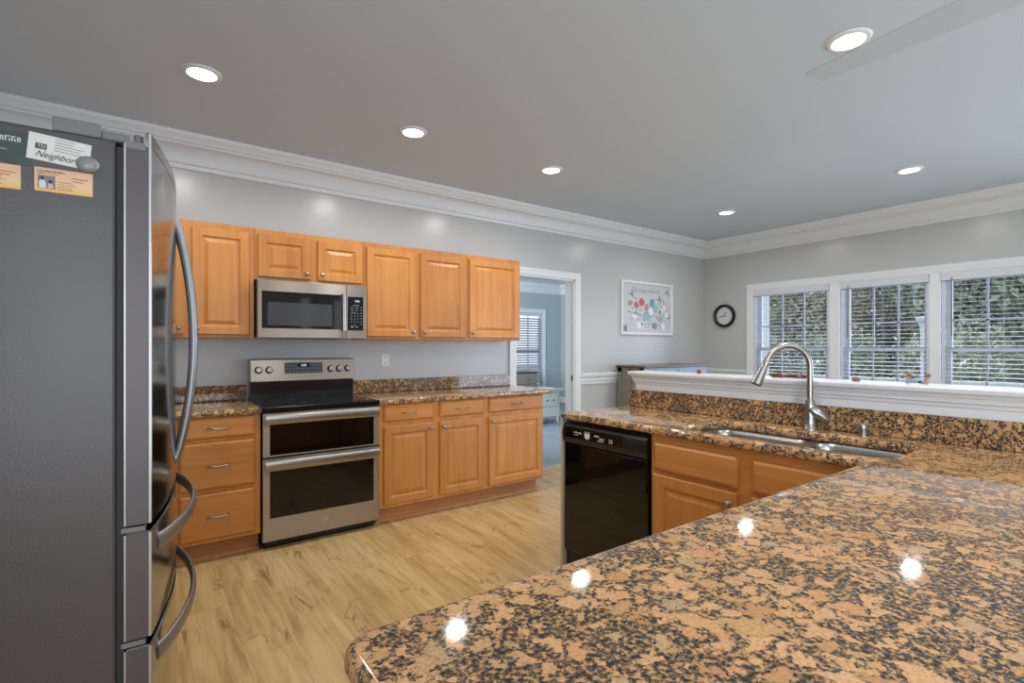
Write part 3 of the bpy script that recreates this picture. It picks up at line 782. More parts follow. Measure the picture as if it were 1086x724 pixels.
# lever on the side of the base, sloping down towards the bar
lv = Vector((.36, -.72, -.60)).normalized(); p0 = Vector((FX, FY, CT + .098))
B().tube([p0 + lv * d for d in (-.014, .0, .02, .045, .072, .092, .098)], [.018, .026, .0295, .027, .020, .014, .008], 16).build('lever', M['steelp'], t, 50)
upn = (Vector((0, 0, 1)) - lv * lv.z).normalized()
B().tube([p0 + lv * d + upn * r for d, r in ((-.006, .0245), (.01, .0282), (.03, .0286), (.055, .0245), (.078, .0182))], .0022, 8).build('seam', M['dplast'], t, 60)
t = thing('soap_dispenser', 'small metal soap dispenser cap on the granite behind the sink', 'soap dispenser', (2.530, .886, CT))
B().lathe([(.021, CT), (.021, CT + .004), (.015, CT + .007), (.015, CT + .030), (.0135, CT + .031)], (2.53, .886, 0), (0, 0, 1), 20).build('collar', M['steelp'], t, 50)
B().lathe([(.0150, CT + .031), (.0175, CT + .033), (.0175, CT + .050), (.015, CT + .053), (.001, CT + .0535)], (2.53, .886, 0), (0, 0, 1), 20).build('cap', M['steelp'], t, 50)

# ------------------------------------------------------------------ sink base, dishwasher, bar support
SF = 2.032
t = thing('base_cabinet', 'maple sink base cabinet beside the dishwasher', 'base cabinet', (2.3, 1.15, 0), 'maple base cabinets')
fr = sinkface(SF, 1.622, KZ)
carcass(t, fr, 1.622 - .62, .884 - KZ - .22, .55, [(.035, .441, .16, .5)], M['woodv'])
b = B(); w_ = 1.002
b.box(0, w_, .884 - KZ - .22, .884 - KZ, -.019, 0, fr=fr); b.build('top_rail', M['woody'], t)
for (y1, y0) in ((1.600, 1.168), (1.104, .735)):
    drawer(t, sinkface(SF, y1, .712), y1 - y0, .136, M['woody'], False)
    door(t, sinkface(SF, y1, .143), y1 - y0, .550, M['woodv'], (y1 - y0 - .030, .505), (-1, 0, 0))
b = B(); b.box(SF + .075, 2.6, .62, 1.622, 0, KZ); b.build('toe_kick', M['kick'], t)

t = thing('dishwasher', 'black dishwasher at the end of the granite peninsula', 'dishwasher', (2.3, 1.945, 0))
b = B(); b.box(SF + .012, 2.59, 1.632, 2.258, .10, .872); b.build('body', M['bplast'], t)
b = B(); b.box(SF + .006, 2.59, 1.64, 2.25, .0, .115); b.build('toe_kick', M['bplast'], t)
fr = sinkface(SF, 2.256, .12); wd = 2.256 - 1.636
d = B().rects(fr, wd, .628, [(0, -.012), (0, .006), (.003, .010), (.012, .013), (.018, .013)]).build('door', M['bglass'], t)
fr = sinkface(SF, 2.256, .752); 
# control panel, convex, with a finger pocket under its lower edge
P = [(0, -.012), (0, .012), (.012, .022), (.045, .026), (.085, .022), (.108, .012), (.112, .004), (.112, -.012)]
cp = B().loops([[fr(u, v, n) for v, n in P] for u in (0, wd)]).build('control_panel', M['bplast'], t, 40)
b = B(); b.box(.200, .345, .004, .026, .018, .0252, .002, fr=fr); b.build('handle_pocket', M['gasket'], cp)
b = B(); b.box(.025, .465, .034, .094, .0215, .0265, .001, fr=fr); b.build('display_strip', M['bglass'], cp)
b = B()
f3 = lambda a, c, n: fr(a, c, .0266 + n)
for k in range(7): b.box(.098 + k * .010, .106 + k * .010, .066 - .0006 * k, .070 + .003 * ((k * 7) % 3) - .0006 * k, 0, .0006, fr=f3)
for k in range(4): b.box(.100 + k * .010, .107 + k * .010, .052, .056, 0, .0006, fr=f3)
b.build('button_marks', M['mark'], cp); b = B()
for k in range(8): b.box(.262 + k * .0095, .270 + k * .0095, .064 - (.012 if k > 3 else 0), .069 + .004 * ((k * 5) % 2) - (.012 if k > 3 else 0), 0, .0006, fr=f3)
for k in range(4): b.box(.290 + k * .011, .298 + k * .011, .042, .047, 0, .0006, fr=f3)
b.build('button_marks', M['mark'], cp)
b = B(); b.prism([(.188, .082), (.228, .082), (.228, .052), (.222, .044), (.208, .040), (.194, .044), (.188, .052)], f3, 0, .0006); b.build('badge', M['paper'], cp, label='pale shield-shaped badge')
b = B(); b.box(.190, .226, .074, .080, .0006, .001, fr=f3); b.build('badge_band', M['dplast'], cp)
text('cycle_digits', '28', .030, lambda a, c, n: f3(.370 + a, .044 + c, n), M['mark'], cp, wide=1.0)
struct(B().box(2.012, 2.60, 2.259, 2.278, 0, CT - CTH), 'trim_9', M['endpanel'])

# cabinets that carry the bar (their backs face the room)
t = thing('bar_base', 'maple panelled base under the near granite bar', 'bar base', (1.2, .1, 0))
b = B(); b.box(.32, 2.00, -.40, .60, .10, CT - CTH - .001); b.build('body', M['woodv'], t)
b = B(); b.box(.36, 1.98, -.36, .54, 0, .10); b.build('toe_kick', M['kick'], t)
b = B(); b.box(2.03, 2.60, BYN + .05, .595, 0, CT - CTH - .001); b.build('corner_box', M['woodv'], t)

# knee wall with moulded ledge
struct(B().box(2.620, 2.745, -3.19, 2.222, 0, 1.10), 'wall_knee', M['ledge'])
lp = [(-.02, 1.151), (-.02, 1.070), (.003, 1.070), (.006, 1.076), (.006, 1.086), (.013, 1.090), (.014, 1.106), (.019, 1.110), (.020, 1.120), (.022, 1.125), (.034, 1.127), (.037, 1.133), (.037, 1.144), (.032, 1.151)]
b = B(); b.sweep([(2.620, -3.19), (2.620, 2.222), (2.745, 2.222), (2.745, -3.19)], lp, left=True)
b.box(2.605, 2.76, -3.19, 2.237, 1.10, 1.1509)
struct(b, 'trim_10', M['ledge'], smooth=35)

# ================================================================== APPLIANCES
# microwave
MX0, MX1, MZ0, MZ1, MYF = .618, 1.374, 1.374, 1.776, 3.790
t = thing('microwave', 'stainless over-the-range microwave under the short wall cabinet', 'microwave', ((MX0 + MX1) / 2, 4.0, MZ0))
b = B(); b.box(MX0 + .004, MX1 - .004, MYF + .03, YB - .002, MZ0 + .004, MZ1, .003); b.build('case', M['dplast'], t)
fr = wallface(MX0, MYF, MZ0); DW = 1.222 - MX0
# door: steel frame around a black glass panel
P_in = [(.026, .066), (.560, .066), (.560, .322), (.026, .322)]
b = B(); hh = MZ1 - MZ0
b.loops([[fr(a, c, n) for a, c in q] for q, n in (([(0, 0), (DW, 0), (DW, hh), (0, hh)], -.03), ([(0, 0), (DW, 0), (DW, hh), (0, hh)], -.003), ([(.003, .003), (DW - .003, .003), (DW - .003, hh - .003), (.003, hh - .003)], 0), (P_in, 0), (P_in, -.02))], cap1=False)
d = b.build('door', M['steel'], t)
b = B(); b.box(.026, .560, .066, .322, -.02, -.001, fr=fr); g = b.build('glass_panel', M['bglass'], d)
b = B(); b.box(.064, .496, .088, .248, -.001, .0004, fr=fr); b.build('window', M['mglass'], g)
b = B(); b.lathe([(.011, 0), (.011, .001), (.001, .001)], fr(.376, .365, 0), (0, -1, 0), 24); b.lathe([(.008, .001), (.008, .0016), (.001, .0016)], fr(.376, .365, 0), (0, -1, 0), 24)
b.build('badge', M['flite'], d, label='round brushed emblem')
b = B(); P = [(.0, -.004), (.0, .016), (.006, .024), (.020, .030), (.034, .024), (.040, .016), (.040, -.004)]
b.loops([[fr(.561 + u, v, n) for u, n in P] for v in (.058, .330)]); b.build('handle', M['steelp'], d, 50)
b = B(); b.box(DW + .002, MX1 - MX0, 0, hh, -.03, 0, .002, fr=fr); cp = b.build('control_panel', M['steel'], t)
b = B(); b.box(.612, .729, .062, .315, -.001, .0012, fr=fr); kp = b.build('keypad', M['bglass'], cp)
f3 = lambda a, c, n: fr(a, c, .0013 + n)
text('clock_digits', '12:43', .020, lambda a, c, n: f3(.664 + a, .276 + c, n), M['lcd'], kp, wide=.8)
rnd = random.Random(3)
b = B()
for r in range(5):
    for c in range(3):
        if r < 4 or c == 1: b.box(.634 + c * .024, .644 + c * .024, .104 + (3 - r) * .021 + .02, .111 + (3 - r) * .021 + .02, 0, .0005, fr=f3)
for r in range(7): b.box(.706, .720, .108 + r * .021, .113 + r * .021, 0, .0005, fr=f3)
for r, v in enumerate((.212, .230)):
    for u in (.632, .668): b.box(u, u + .024, v, v + .005, 0, .0005, fr=f3)
b.box(.648, .700, .248, .253, 0, .0005, fr=f3); b.box(.640, .672, .196, .199, 0, .0005, fr=f3)
b.box(.634, .654, .082, .096, 0, .0005, fr=f3); b.box(.672, .686, .082, .096, 0, .0005, fr=f3)
b.build('key_marks', M['markg'], kp)
b = B(); b.box(MX0 + .20, MX1 - .22, MYF + .02, MYF + .10, MZ0 - .006, MZ0 + .004); b.build('vent', M['bplast'], t)

# range: electric, double oven
RX0, RX1, RYF = .608, 1.380, 3.545
t = thing('range', 'stainless double-oven electric range with black glass cooktop', 'range', ((RX0 + RX1) / 2, 3.86, 0))
b = B(); b.box(RX0 + .004, RX1 - .004, RYF + .035, 4.168, .045, .895); b.build('body', M['oven_dark'], t)
b = B(); b.box(RX0 + .02, RX1 - .02, RYF + .06, 4.1, 0, .045)
b.build('toe_base', M['black'], t)
# cooktop slab with raised rim
b = B(); b.box(RX0 - .001, RX1 + .001, RYF - .008, 4.10, .892, .926, .006); ct = b.build('cooktop', M['black'], t)
b = B(); b.box(RX0 + .016, RX1 - .016, RYF + .02, 4.06, .9262, .9275); gl = b.build('glass_surface', M['bglass'], ct)
for cx, cy, r in ((.80, 3.70, .105), (1.19, 3.70, .085), (.80, 3.94, .075), (1.19, 3.94, .105)):
    b = B(); b.lathe([(r, .9276), (r, .9279), (r - .004, .9279), (r - .004, .9276)], (cx, cy, 0), (0, 0, 1), 40, True)
    b.build('burner_ring', M['dplast'], gl)
# backguard
b = B(); b.box(RX0 + .012, RX1 - .012, 4.085, 4.165, .926, 1.075); b.build('backguard', M['black'], t)
P = [(1.060, 4.052), (1.215, 4.070), (1.222, 4.080), (1.222, 4.170), (1.060, 4.170)]
cp = B().loops([[Vector((x, y, z)) for z, y in P] for x in (RX0 + .010, RX1 - .010)]).build('control_panel', M['steel'], t)
sl = (4.070 - 4.052) / (1.215 - 1.060)
vv = Vector((0, sl, 1)).normalized(); nn = Vector((0, -1, sl)).normalized()
fp = frame((RX0, 4.052, 1.060), (1, 0, 0), vv, nn)
b = B(); b.box(.236, .512, .052, .134, -.001, .002, fr=fp); dp = b.build('display', M['lcdbg'], cp)
b = B(); b.box(.330, .420, .098, .130, .002, .0026, fr=fp); b.build('clock_window', M['bglass'], dp)
text('clock_digits', '12:43', .022, lambda a, c, n: fp(.354 + a, .106 + c, .0027 + n), M['lcd'], dp, wide=.8)
b = B()
for r in range(3):
    for c in range(11):
        if 3 <= c <= 6 and r == 2: continue
        u = .246 + c * .0240; b.box(u, u + .013, .060 + r * .025, .066 + r * .025, .002, .0026, fr=fp)
b.build('key_marks', M['markg'], dp)
for u in (.060, .132, .574, .640, .706):
    B().lathe([(.027, 0), (.027, .004), (.022, .008), (.020, .026), (.018, .030), (.001, .031)], fp(u, .082, 0), nn, 22).build('knob', M['steelp'], cp, 45)
# oven doors
def oven_door(z0, z1, gz0, gz1, hz):
    fr = wallface(RX0, RYF, 0); x1 = RX1 - RX0
    q0 = [(.0, z0), (x1, z0), (x1, z1), (.0, z1)]; q1 = [(.004, z0 + .004), (x1 - .004, z0 + .004), (x1 - .004, z1 - .004), (.004, z1 - .004)]
    gi = [(.042, gz0), (x1 - .042, gz0), (x1 - .042, gz1), (.042, gz1)]
    d = B().loops([[fr(a, c, n) for a, c in q] for q, n in ((q0, -.035), (q0, -.004), (q1, 0), (gi, 0), (gi, -.012))], cap1=False).build('oven_door', M['steel'], t)
    b = B(); b.box(.042, x1 - .042, gz0, gz1, -.012, -.0015, fr=fr); b.build('window', M['bglass'], d)
    b = B()
    pts = []
    for k in range(13):
        s = k / 12; u = .012 + (x1 - .024) * s
        pts.append((u, hz + .004 * math.sin(PI * s), .030 + .016 * math.sin(PI * s)))
    b.tube([fr(*p) for p in pts], .01, 14, flat=(.010, .033), up=(0, 0, 1))
    for u in (.024, x1 - .024): b.box(u - .012, u + .012, hz - .024, hz + .024, 0, .034, .003, fr=fr)
    b.build('handle', M['steelp'], d, 50)
    return d
oven_door(.600, .886, .612, .816, .846)
d = oven_door(.058, .590, .206, .512, .548)
fr = wallface(RX0, RYF, 0)
B().lathe([(.020, 0), (.020, .001), (.018, .0014), (.001, .0014)], fr(.390, .135, 0), (0, -1, 0), 28).build('badge', M['flite'], d, label='round brushed emblem')

# refrigerator: four doors, turned a little towards the room
TH = math.radians(-3.0)
FO = Vector((-.049, 1.443, 0)); FA = Vector((math.cos(TH), math.sin(TH), 0)); FB = Vector((-math.sin(TH), math.cos(TH), 0))
ff = lambda a, c, z: FO + FA * a + FB * c + Vector((0, 0, z))
t = thing('refrigerator', 'large stainless refrigerator with grey side and curved doors', 'refrigerator', ff(-.35, .455, 0))
FW = .91
b = B(); b.box(-.72, -.004, 0, FW, .03, 1.775, .006, fr=ff); b.build('cabinet', M['fside'], t)
b = B(); b.box(-.70, -.05, .02, FW - .02, 0, .03, fr=ff); b.build('foot', M['gasket'], t)
b = B(); b.box(-.004, .010, .012, FW - .012, .06, 1.765, fr=ff); b.build('gasket', M['gasket'], t)
GB = .042; DE = .062
def bulge(c): return GB * (1 - ((c - FW / 2) / (FW / 2)) ** 2)
def fdoor(name, c0, c1, z0, z1, n=14, notch=False):
    cs = [c0 + (c1 - c0) * k / n for k in range(n + 1)]
    outline = [(DE + bulge(c), c) for c in cs] + [(.012, c1), (.012, c0)]
    b = B()
    e = .004
    def ring(z, ins):
        R = []
        for k, (a, c) in enumerate(outline):
            cc = min(max(c, c0 + ins), c1 - ins); aa = a - ins if k <= n else a + ins
            R.append(ff(aa, cc, z))
        return R
    if notch:                                     # low shelf for the hinge behind a raised front lip
        b.loops([ring(z0, e), ring(z0 + e, 0), ring(1.776, 0)])
        outline = outline[:n + 1] + [(DE - .012, c1), (DE - .012, c0)]
        b.loops([ring(1.770, 0), ring(z1 - e, 0), ring(z1, e * .5)])
    else: b.loops([ring(z0, e), ring(z0 + e, 0), ring(z1 - e, 0), ring(z1, e)])
    d = b.build(name, M['fsteel'], t, 35)
    return d
ZD0, ZD1 = .902, 1.806
doorN = fdoor('french_door', .0, FW / 2 - .003, ZD0, ZD1, notch=True)
doorF = fdoor('french_door', FW / 2 + .003, FW, ZD0, ZD1, notch=True)
drM = fdoor('freezer_drawer', 0, FW, .640, .886)
drL = fdoor('freezer_drawer', 0, FW, .100, .622)
# grey side panels of the doors, with a bright bead down the hinge edge
for dd, z0, z1 in ((doorN, ZD0 + .002, 1.772), (drM, .643, .883), (drL, .103, .619)):
    b = B(); b.box(.012, DE - .006, -.0012, .001, z0, z1, fr=ff); b.build('edge_panel', M['fedge'], dd, label='matt grey door edge')
    b = B(); b.box(.010, .0145, -.003, .002, z0, z1, .001, fr=ff); b.build('edge_bead', M['flite'], dd)
    b = B(); b.box(DE - .006, DE - .001, -.0016, .002, z0, z1 + (.032 if dd is doorN else 0), .0006, fr=ff); b.build('edge_bead', M['flite'], dd)
for dd in (doorN,):
    b = B(); b.box(.012, DE - .012, -.002, .11, 1.762, 1.779, .001, fr=ff); b.build('hinge_shelf', M['fplast'], dd)
b = B(); b.box(-.112, -.030, .004, .10, 1.775, 1.806, .003, fr=ff); b.box(-.034, .020, .012, .09, 1.776, 1.796, .006, fr=ff)
b.lathe([(.009, 1.776), (.009, 1.799), (.007, 1.801), (.001, 1.801)], ff(.036, .022, 0), (0, 0, 1), 16); b.build('hinge_cover', M['fplast'], t)
b = B(); b.box(-.112, -.030, FW - .10, FW - .004, 1.775, 1.800, .003, fr=ff); b.build('hinge_cover', M['fplast'], t)
for z in (.630, .892):
    b = B(); b.box(.004, .050, .004, .06, z - .006, z + .006, .002, fr=ff); b.build('hinge', M['fplast'], t)
# vertical bowed handles on the french doors
for dd, c in ((doorN, FW / 2 - .045), (doorF, FW / 2 + .045)):
    pts = []
    for k in range(17):
        s = k / 16; z = 1.700 - s * (1.700 - .960)
        pts.append((DE + bulge(c) - .004 + .050 * math.sin(PI * s) ** .75, c, z))
    b = B().tube([ff(*p) for p in pts], .012, 14, flat=(.012, .0125), up=FB)
    b.build('handle', M['fhandle'], dd, 60)
for dd, hz in ((drM, .838), (drL, .572)):
    pts = []
    for k in range(21):
        s = k / 20; c = .055 + s * (FW - .11)
        pts.append((DE + bulge(c) - .004 + .050 * math.sin(PI * s) ** .7, c, hz))
    b = B().tube([ff(*p) for p in pts], .012, 14, flat=(.008, .021), up=(0, 0, 1))
    b.build('handle', M['fhandle'], dd, 60)

# papers and magnet on the side of the refrigerator
def fs(a0, z0, rot=0.0, lift=0.0):
    c, s = math.cos(rot), math.sin(rot)
    u = FA * c + Vector((0, 0, 1)) * s; v = -FA * s + Vector((0, 0, 1)) * c
    return frame(ff(a0, 0, z0) - FB * lift, u, v, -FB)
def card(name, lab, cat, a0, z0, w, h, rot, lift, m):
    fr = fs(a0, z0, rot, lift)
    o = B().box(0, w, 0, h, 0, .0006, fr=fr).build(name, m)
    tag(o, lab, cat, 'papers on the refrigerator')
    return o, lambda a, c, n: fr(a, c, n + .0007)
o, fr = card('leaflet', 'dark green leaflet partly under the white note card', 'leaflet', -.262, 1.688, .118, .068, 0, .0004, M['greencard'])
b = B(); u = .004; rq = random.Random(9)
while u < .104:                                   # a line of bold capitals, too blurred to read
    ww = rq.uniform(.005, .0085); hq = rq.choice((.0095, .0105))
    b.box(u, u + .0022, .047, .047 + hq, 0, .0003, fr=fr); b.box(u, u + ww, .047 + hq - .002, .047 + hq, 0, .0003, fr=fr); b.box(u + ww - .002, u + ww, .047, .047 + hq * rq.choice((.5, 1)), 0, .0003, fr=fr)
    u += ww + .002
b.build('heading', M['mark'], o)
b = B()
for k, (u, w) in enumerate(((.006, .060), (.006, .075), (.01, .05), (.006, .045))): b.box(u, u + w, .037 - k * .009, .0395 - k * .009, 0, .0003, fr=fr)
b.build('small_print', M['inkg'], o)
o, fr = card('note_card', 'white note card with handwriting held by an oval magnet', 'card', -.152, 1.706, .102, .056, math.radians(-5), .0012, M['paper'])
b = B(); b.box(.012, .030, .024, .036, 0, .0003, fr=fr); b.build('logo_box', M['dplast'], o)
text('logo', 'TD', .0105, lambda a, c, n: fr(.0145 + a, .0262 + c, n + .0003), M['paper'], o)
b = B()
for k in range(5): b.box(.042, .042 + (.034, .030, .050, .044, .046)[k], .050 - k * .006, .0515 - k * .006, 0, .0003, fr=fr)
b.build('small_print', M['inkg'], o)
text('handwriting', 'Neighbor', .0190, lambda a, c, n: fr(.0125 + a, .0075 + c, n), M['ink'], o, shear=.45, wide=.86)
def photo_card(lab, a0, z0, w, pic):
    o, fr = card('photo_card', lab, 'card', a0, z0, w, .050, 0, .0006, M['peach'])
    b = B(); rq = random.Random(4); u = .004
    while u < .048: ww = rq.uniform(.0015, .0035); b.box(u, u + ww, .0415, .0415 + rq.choice((.0026, .0036)), 0, .0003, fr=fr); u += ww + rq.choice((.0007, .0007, .002))
    u = .004
    while u < .036: ww = rq.uniform(.001, .003); b.box(u, u + ww, .0372, .0372 + rq.choice((.0016, .0022)), 0, .0003, fr=fr); u += ww + rq.choice((.0007, .0018))
    b.build('heading', M['inkd'], o)
    b = B()
    for k, (u, ww) in enumerate(((.036, .026), (.036, .032), (.036, .024), (.036, .026))): b.box(u, u + ww, .022 - k * .005, .0233 - k * .005, 0, .0003, fr=fr)
    b.box(w - .036, w - .008, .033, .035, 0, .0003, fr=fr); b.box(w - .034, w - .016, .027, .029, 0, .0003, fr=fr)
    b.build('small_print', M['inkr'], o)
    if pic:
        b = B(); b.box(.005, .033, .006, .034, 0, .0004, fr=fr); ph = b.build('photo', M['photo'], o)
        f4 = lambda a, c, n: fr(a, c, n + .0004)
        b = B(); b.prism([(.007, .007), (.018, .007), (.018, .020), (.015, .024), (.010, .024), (.007, .020)], f4, 0, .0003); b.build('pale_shirt', M['mark'], ph)
        b = B(); b.prism([(.021, .007), (.030, .007), (.030, .014), (.027, .018), (.023, .018), (.021, .014)], f4, 0, .0003); b.build('pale_dress', M['pinkc'], ph)
        b = B()
        for u, v, r in ((.0125, .0275, .0032), (.0255, .0212, .0034)): b.lathe([(r, 0), (r, .0004), (.0001, .0004)], f4(u, v, 0), -FB, 14)
        b.build('hair', M['ink'], ph)
    return o
def card_grad():
    m = bpy.data.materials.new('peach_card'); m.use_nodes = True
    N = m.node_tree.nodes; L = m.node_tree.links; p = N['Principled BSDF']
    tc = N.new('ShaderNodeTexCoord'); sp = N.new('ShaderNodeSeparateXYZ'); L.new(tc.outputs['Generated'], sp.inputs[0])
    r = ramp(N, [(0.0, lin((226, 178, 96))), (0.35, lin((226, 190, 150))), (1.0, lin((214, 170, 142)))]); L.new(sp.outputs['Z'], r.inputs['Fac'])
    L.new(r.outputs['Color'], p.inputs['Base Color']); p.inputs['Roughness'].default_value = .5
    return m
M['peach'] = card_grad()
M['photo'] = mat('photo_ground', (120, 112, 112), rough=.4, vary=.2, vscale=120)
M['pinkc'] = mat('pink_cloth', (196, 170, 170), rough=.6)
photo_card('peach card with a couple\'s photo under the white note card', -.139, 1.640, .095, True)
photo_card('peach card below the dark green leaflet', -.250, 1.637, .090, False)
fr = fs(-.052, 1.710, math.radians(-5), .0018)
o = B().lathe([(.021, 0), (.021, .002), (.019, .005), (.013, .008), (.006, .0092), (.0003, .0095)], fr(0, 0, 0), -FB, 28)
for v in o.bm.verts:
    d_ = v.co - fr(0, 0, 0); k_ = d_.dot(Vector((0, 0, 1))); v.co -= Vector((0, 0, 1)) * k_ * .14
o = o.build('fridge_magnet', M['magnet'], None, 50)
tag(o, 'glossy grey oval magnet pinning the white note card', 'magnet')

# ================================================================== LIGHTS, WALL THINGS
def downlight(x, y, lab, first=[None]):
    if first[0] is None:
        t = thing('recessed_light', lab, 'ceiling light', (x, y, H), 'recessed ceiling lights')
        B().lathe([(.070, H - .010), (.074, H - .012), (.090, H - .008), (.094, H - .001), (.094, H), (.070, H)], (x, y, 0), (0, 0, 1), 36, True).build('trim_ring', M['trim'], t, 50)
        B().lathe([(.001, H - .006), (.069, H - .006), (.069, H - .002), (.001, H - .002)], (x, y, 0), (0, 0, 1), 36).build('lens', M['lens'], t)
        first[0] = t
    else:
        t = copy_tree(first[0]); t.location = (x, y, H); t['label'] = lab; WL[t.name] = Vector((x, y, H))
    area('downlight_and_fill', (x, y, H - .014), (0, 0, 0), .11, .11, DOWNLIGHT_W, DOWNLIGHT_COL, 'DISK', 165)
    return t
downlight(.245, 3.13, 'recessed ceiling light nearest the refrigerator')
downlight(1.463, 3.15, 'recessed ceiling light in front of the microwave and range')
downlight(2.69, 3.16, 'recessed ceiling light in front of the single-door wall cabinet')
downlight(5.06, 3.05, 'recessed ceiling light nearest the corner of crown moulding')
downlight(5.06, 1.44, 'recessed ceiling light in front of the triple window')
downlight(2.69, 1.00, 'recessed ceiling light above the sink, beside the paint strip')
area('downlight_and_fill', (1.46, 1.00, H - .014), (0, 0, 0), .13, .13, DOWNLIGHT_W, DOWNLIGHT_COL, 'DISK', 165)
area('downlight_and_fill', (.6, -1.0, H - .014), (0, 0, 0), .13, .13, DOWNLIGHT_W, DOWNLIGHT_COL, 'DISK', 165)  # fill lamp added behind the camera, no fixture
area('downlight_and_fill', (2.69, -1.0, H - .014), (0, 0, 0), .13, .13, DOWNLIGHT_W, DOWNLIGHT_COL, 'DISK', 165)  # another added fill lamp out of view, no fixture

# outlet
def outlet():
    fr = wallface(1.645, YB, 1.140)
    t = thing('wall_outlet', 'white double outlet on the wall above the granite backsplash', 'outlet', (1.682, YB - .003, 1.140))
    B().rects(fr, .075, .118, [(0, 0), (0, .003), (.004, .006), (.01, .006)]).build('cover_plate', M['outlet'], t)
    for v in (.034, .084):
        B().lathe([(.017, 0), (.017, .003), (.001, .003)], fr(.0375, v, .005), (0, -1, 0), 20).build('socket', M['outlet'], t)
        b = B()
        for u in (-.006, .006): b.box(.0375 + u - .001, .0375 + u + .001, v - .002, v + .007, .008, .0084, fr=fr)
        b.lathe([(.002, .008), (.002, .0084), (.0002, .0084)], fr(.0375, v - .008, 0), (0, -1, 0), 10)
        b.build('slot', M['slot'], t)
outlet()

# wall clock
CX, CY, CZ = XW, 3.872, 1.735
t = thing('wall_clock', 'round black wall clock beside the triple window', 'clock', (CX, CY, CZ - .15))
B().lathe([(.150, 0), (.156, .008), (.156, .034), (.150, .046), (.138, .050), (.126, .044), (.120, .034), (.118, .012), (.118, 0)], (CX, CY, CZ), (-1, 0, 0), 48, True).build('rim', M['bplast'], t, 40)
B().lathe([(.001, .004), (.121, .004), (.121, .014), (.001, .014)], (CX, CY, CZ), (-1, 0, 0), 48).build('face', M['clockface'], t)
fr = sinkface(CX, CY, CZ); b = B()
for k in range(12):
    a = PI / 6 * k; r0, r1 = (.098, .112)
    c_, s_ = math.cos(a), math.sin(a)
    b.prism([(s_ * r0 - c_ * .0025, c_ * r0 + s_ * .0025), (s_ * r0 + c_ * .0025, c_ * r0 - s_ * .0025), (s_ * r1 + c_ * .0025, c_ * r1 - s_ * .0025), (s_ * r1 - c_ * .0025, c_ * r1 + s_ * .0025)], fr, .014, .0145)
b.build('hour_mark', M['inkg'], t)
for nm, a, ln, wd_ in (('hour_hand', math.radians(22), .060, .005), ('minute_hand', math.radians(258), .090, .0036)):
    c_, s_ = math.cos(a), math.sin(a)
    b = B().prism([(s_ * r - c_ * q, c_ * r + s_ * q) for r, q in ((-.015, wd_), (-.015, -wd_), (ln * .8, -wd_), (ln, -.0005), (ln, .0005), (ln * .8, wd_))], fr, .017 if nm[0] == 'h' else .019, .018 if nm[0] == 'h' else .020)
    b.build(nm, M['ink'], t)

# framed floral print
PX0, PX1, PZ0, PZ1 = 4.655, 5.645, 1.462, 2.128
t = thing('framed_print', 'white-framed floral print with hummingbirds and script lettering', 'picture', ((PX0 + PX1) / 2, YB - .02, PZ0))
fr = wallface(PX0, YB, PZ0); w, h = PX1 - PX0, PZ1 - PZ0
def rr(i): return [(i, i), (w - i, i), (w - i, h - i), (i, h - i)]
B().loops([[fr(a, c, n) for a, c in rr(i)] for i, n in ((0, .0), (0, .026), (.004, .030), (.026, .030), (.032, .024), (.032, 0))], close=True).build('frame', M['frame'], t)
pr_ = B().box(.031, w - .031, .031, h - .031, .008, .012, fr=fr).build('print', M['canvas'], t)
f4 = lambda a, c, n: fr(a, c, .0122 + n)
text('lettering', 'God says you are', .082, lambda a, c, n: f4(.19 + a, .535 + c, n), M['markg'], pr_, shear=.35, wide=.92)
rnd = random.Random(5)
def flower(cx, cy, r, m, n=6):
    b = B()
    for k in range(n):
        a = 2 * PI * k / n + rnd.random()
        px, py = cx + math.cos(a) * r * .5, cy + math.sin(a) * r * .5
        poly = [(px + math.cos(q) * r * .55, py + math.sin(q) * r * .55) for q in [2 * PI * j / 9 for j in range(9)]]
        b.prism(poly, f4, 0, .0004 + .0003 * k)
    b.build('flower', m, pr_)
FM = {k: mat('print_' + k, c, rough=.5, vary=.2, vscale=60) for k, c in dict(red=(190, 92, 90), pink=(192, 130, 136), mustard=(178, 150, 104), teal=(110, 160, 168), aqua=(136, 184, 186), white=(226, 228, 232), grey=(120, 122, 128), rust=(150, 100, 82), peach=(206, 170, 140), green=(126, 150, 140)).items()}
for cx, cy, r, m, n in ((.165, .390, .040, 'mustard', 6), (.285, .375, .048, 'red', 7), (.385, .412, .058, 'red', 8), (.365, .330, .036, 'peach', 6), (.475, .350, .050, 'pink', 7), (.580, .405, .060, 'teal', 8), (.645, .340, .060, 'aqua', 7), (.560, .300, .052, 'white', 8), (.820, .350, .050, 'white', 7), (.865, .270, .045, 'white', 7), (.700, .240, .035, 'peach', 6), (.760, .200, .045, 'aqua', 6), (.250, .220, .050, 'white', 8), (.330, .120, .050, 'white', 8), (.640, .120, .050, 'green', 7), (.800, .110, .050, 'white', 7), (.740, .300, .035, 'green', 6)):
    flower(cx, cy, r * .86, FM[m], n)
b = B().prism([(.40, .18), (.545, .18), (.545, .26), (.52, .29), (.50, .30), (.46, .30), (.43, .29), (.405, .265)], f4, 0, .001); b.build('teal_jar', FM['aqua'], pr_)
for x0, y0, x1, y1 in ((.17, .28, .36, .24), (.18, .20, .32, .19), (.30, .35, .24, .25), (.55, .17, .62, .08), (.60, .26, .72, .18), (.70, .42, .84, .30), (.78, .48, .82, .38), (.90, .36, .80, .22), (.66, .16, .78, .08)):
    b = B(); b.tube([f4(x0, y0, .001), f4((x0 + x1) / 2 + .01, (y0 + y1) / 2 + .012, .001), f4(x1, y1, .001)], .0035, 6)
    b.build('stem_line', FM['green'], pr_)
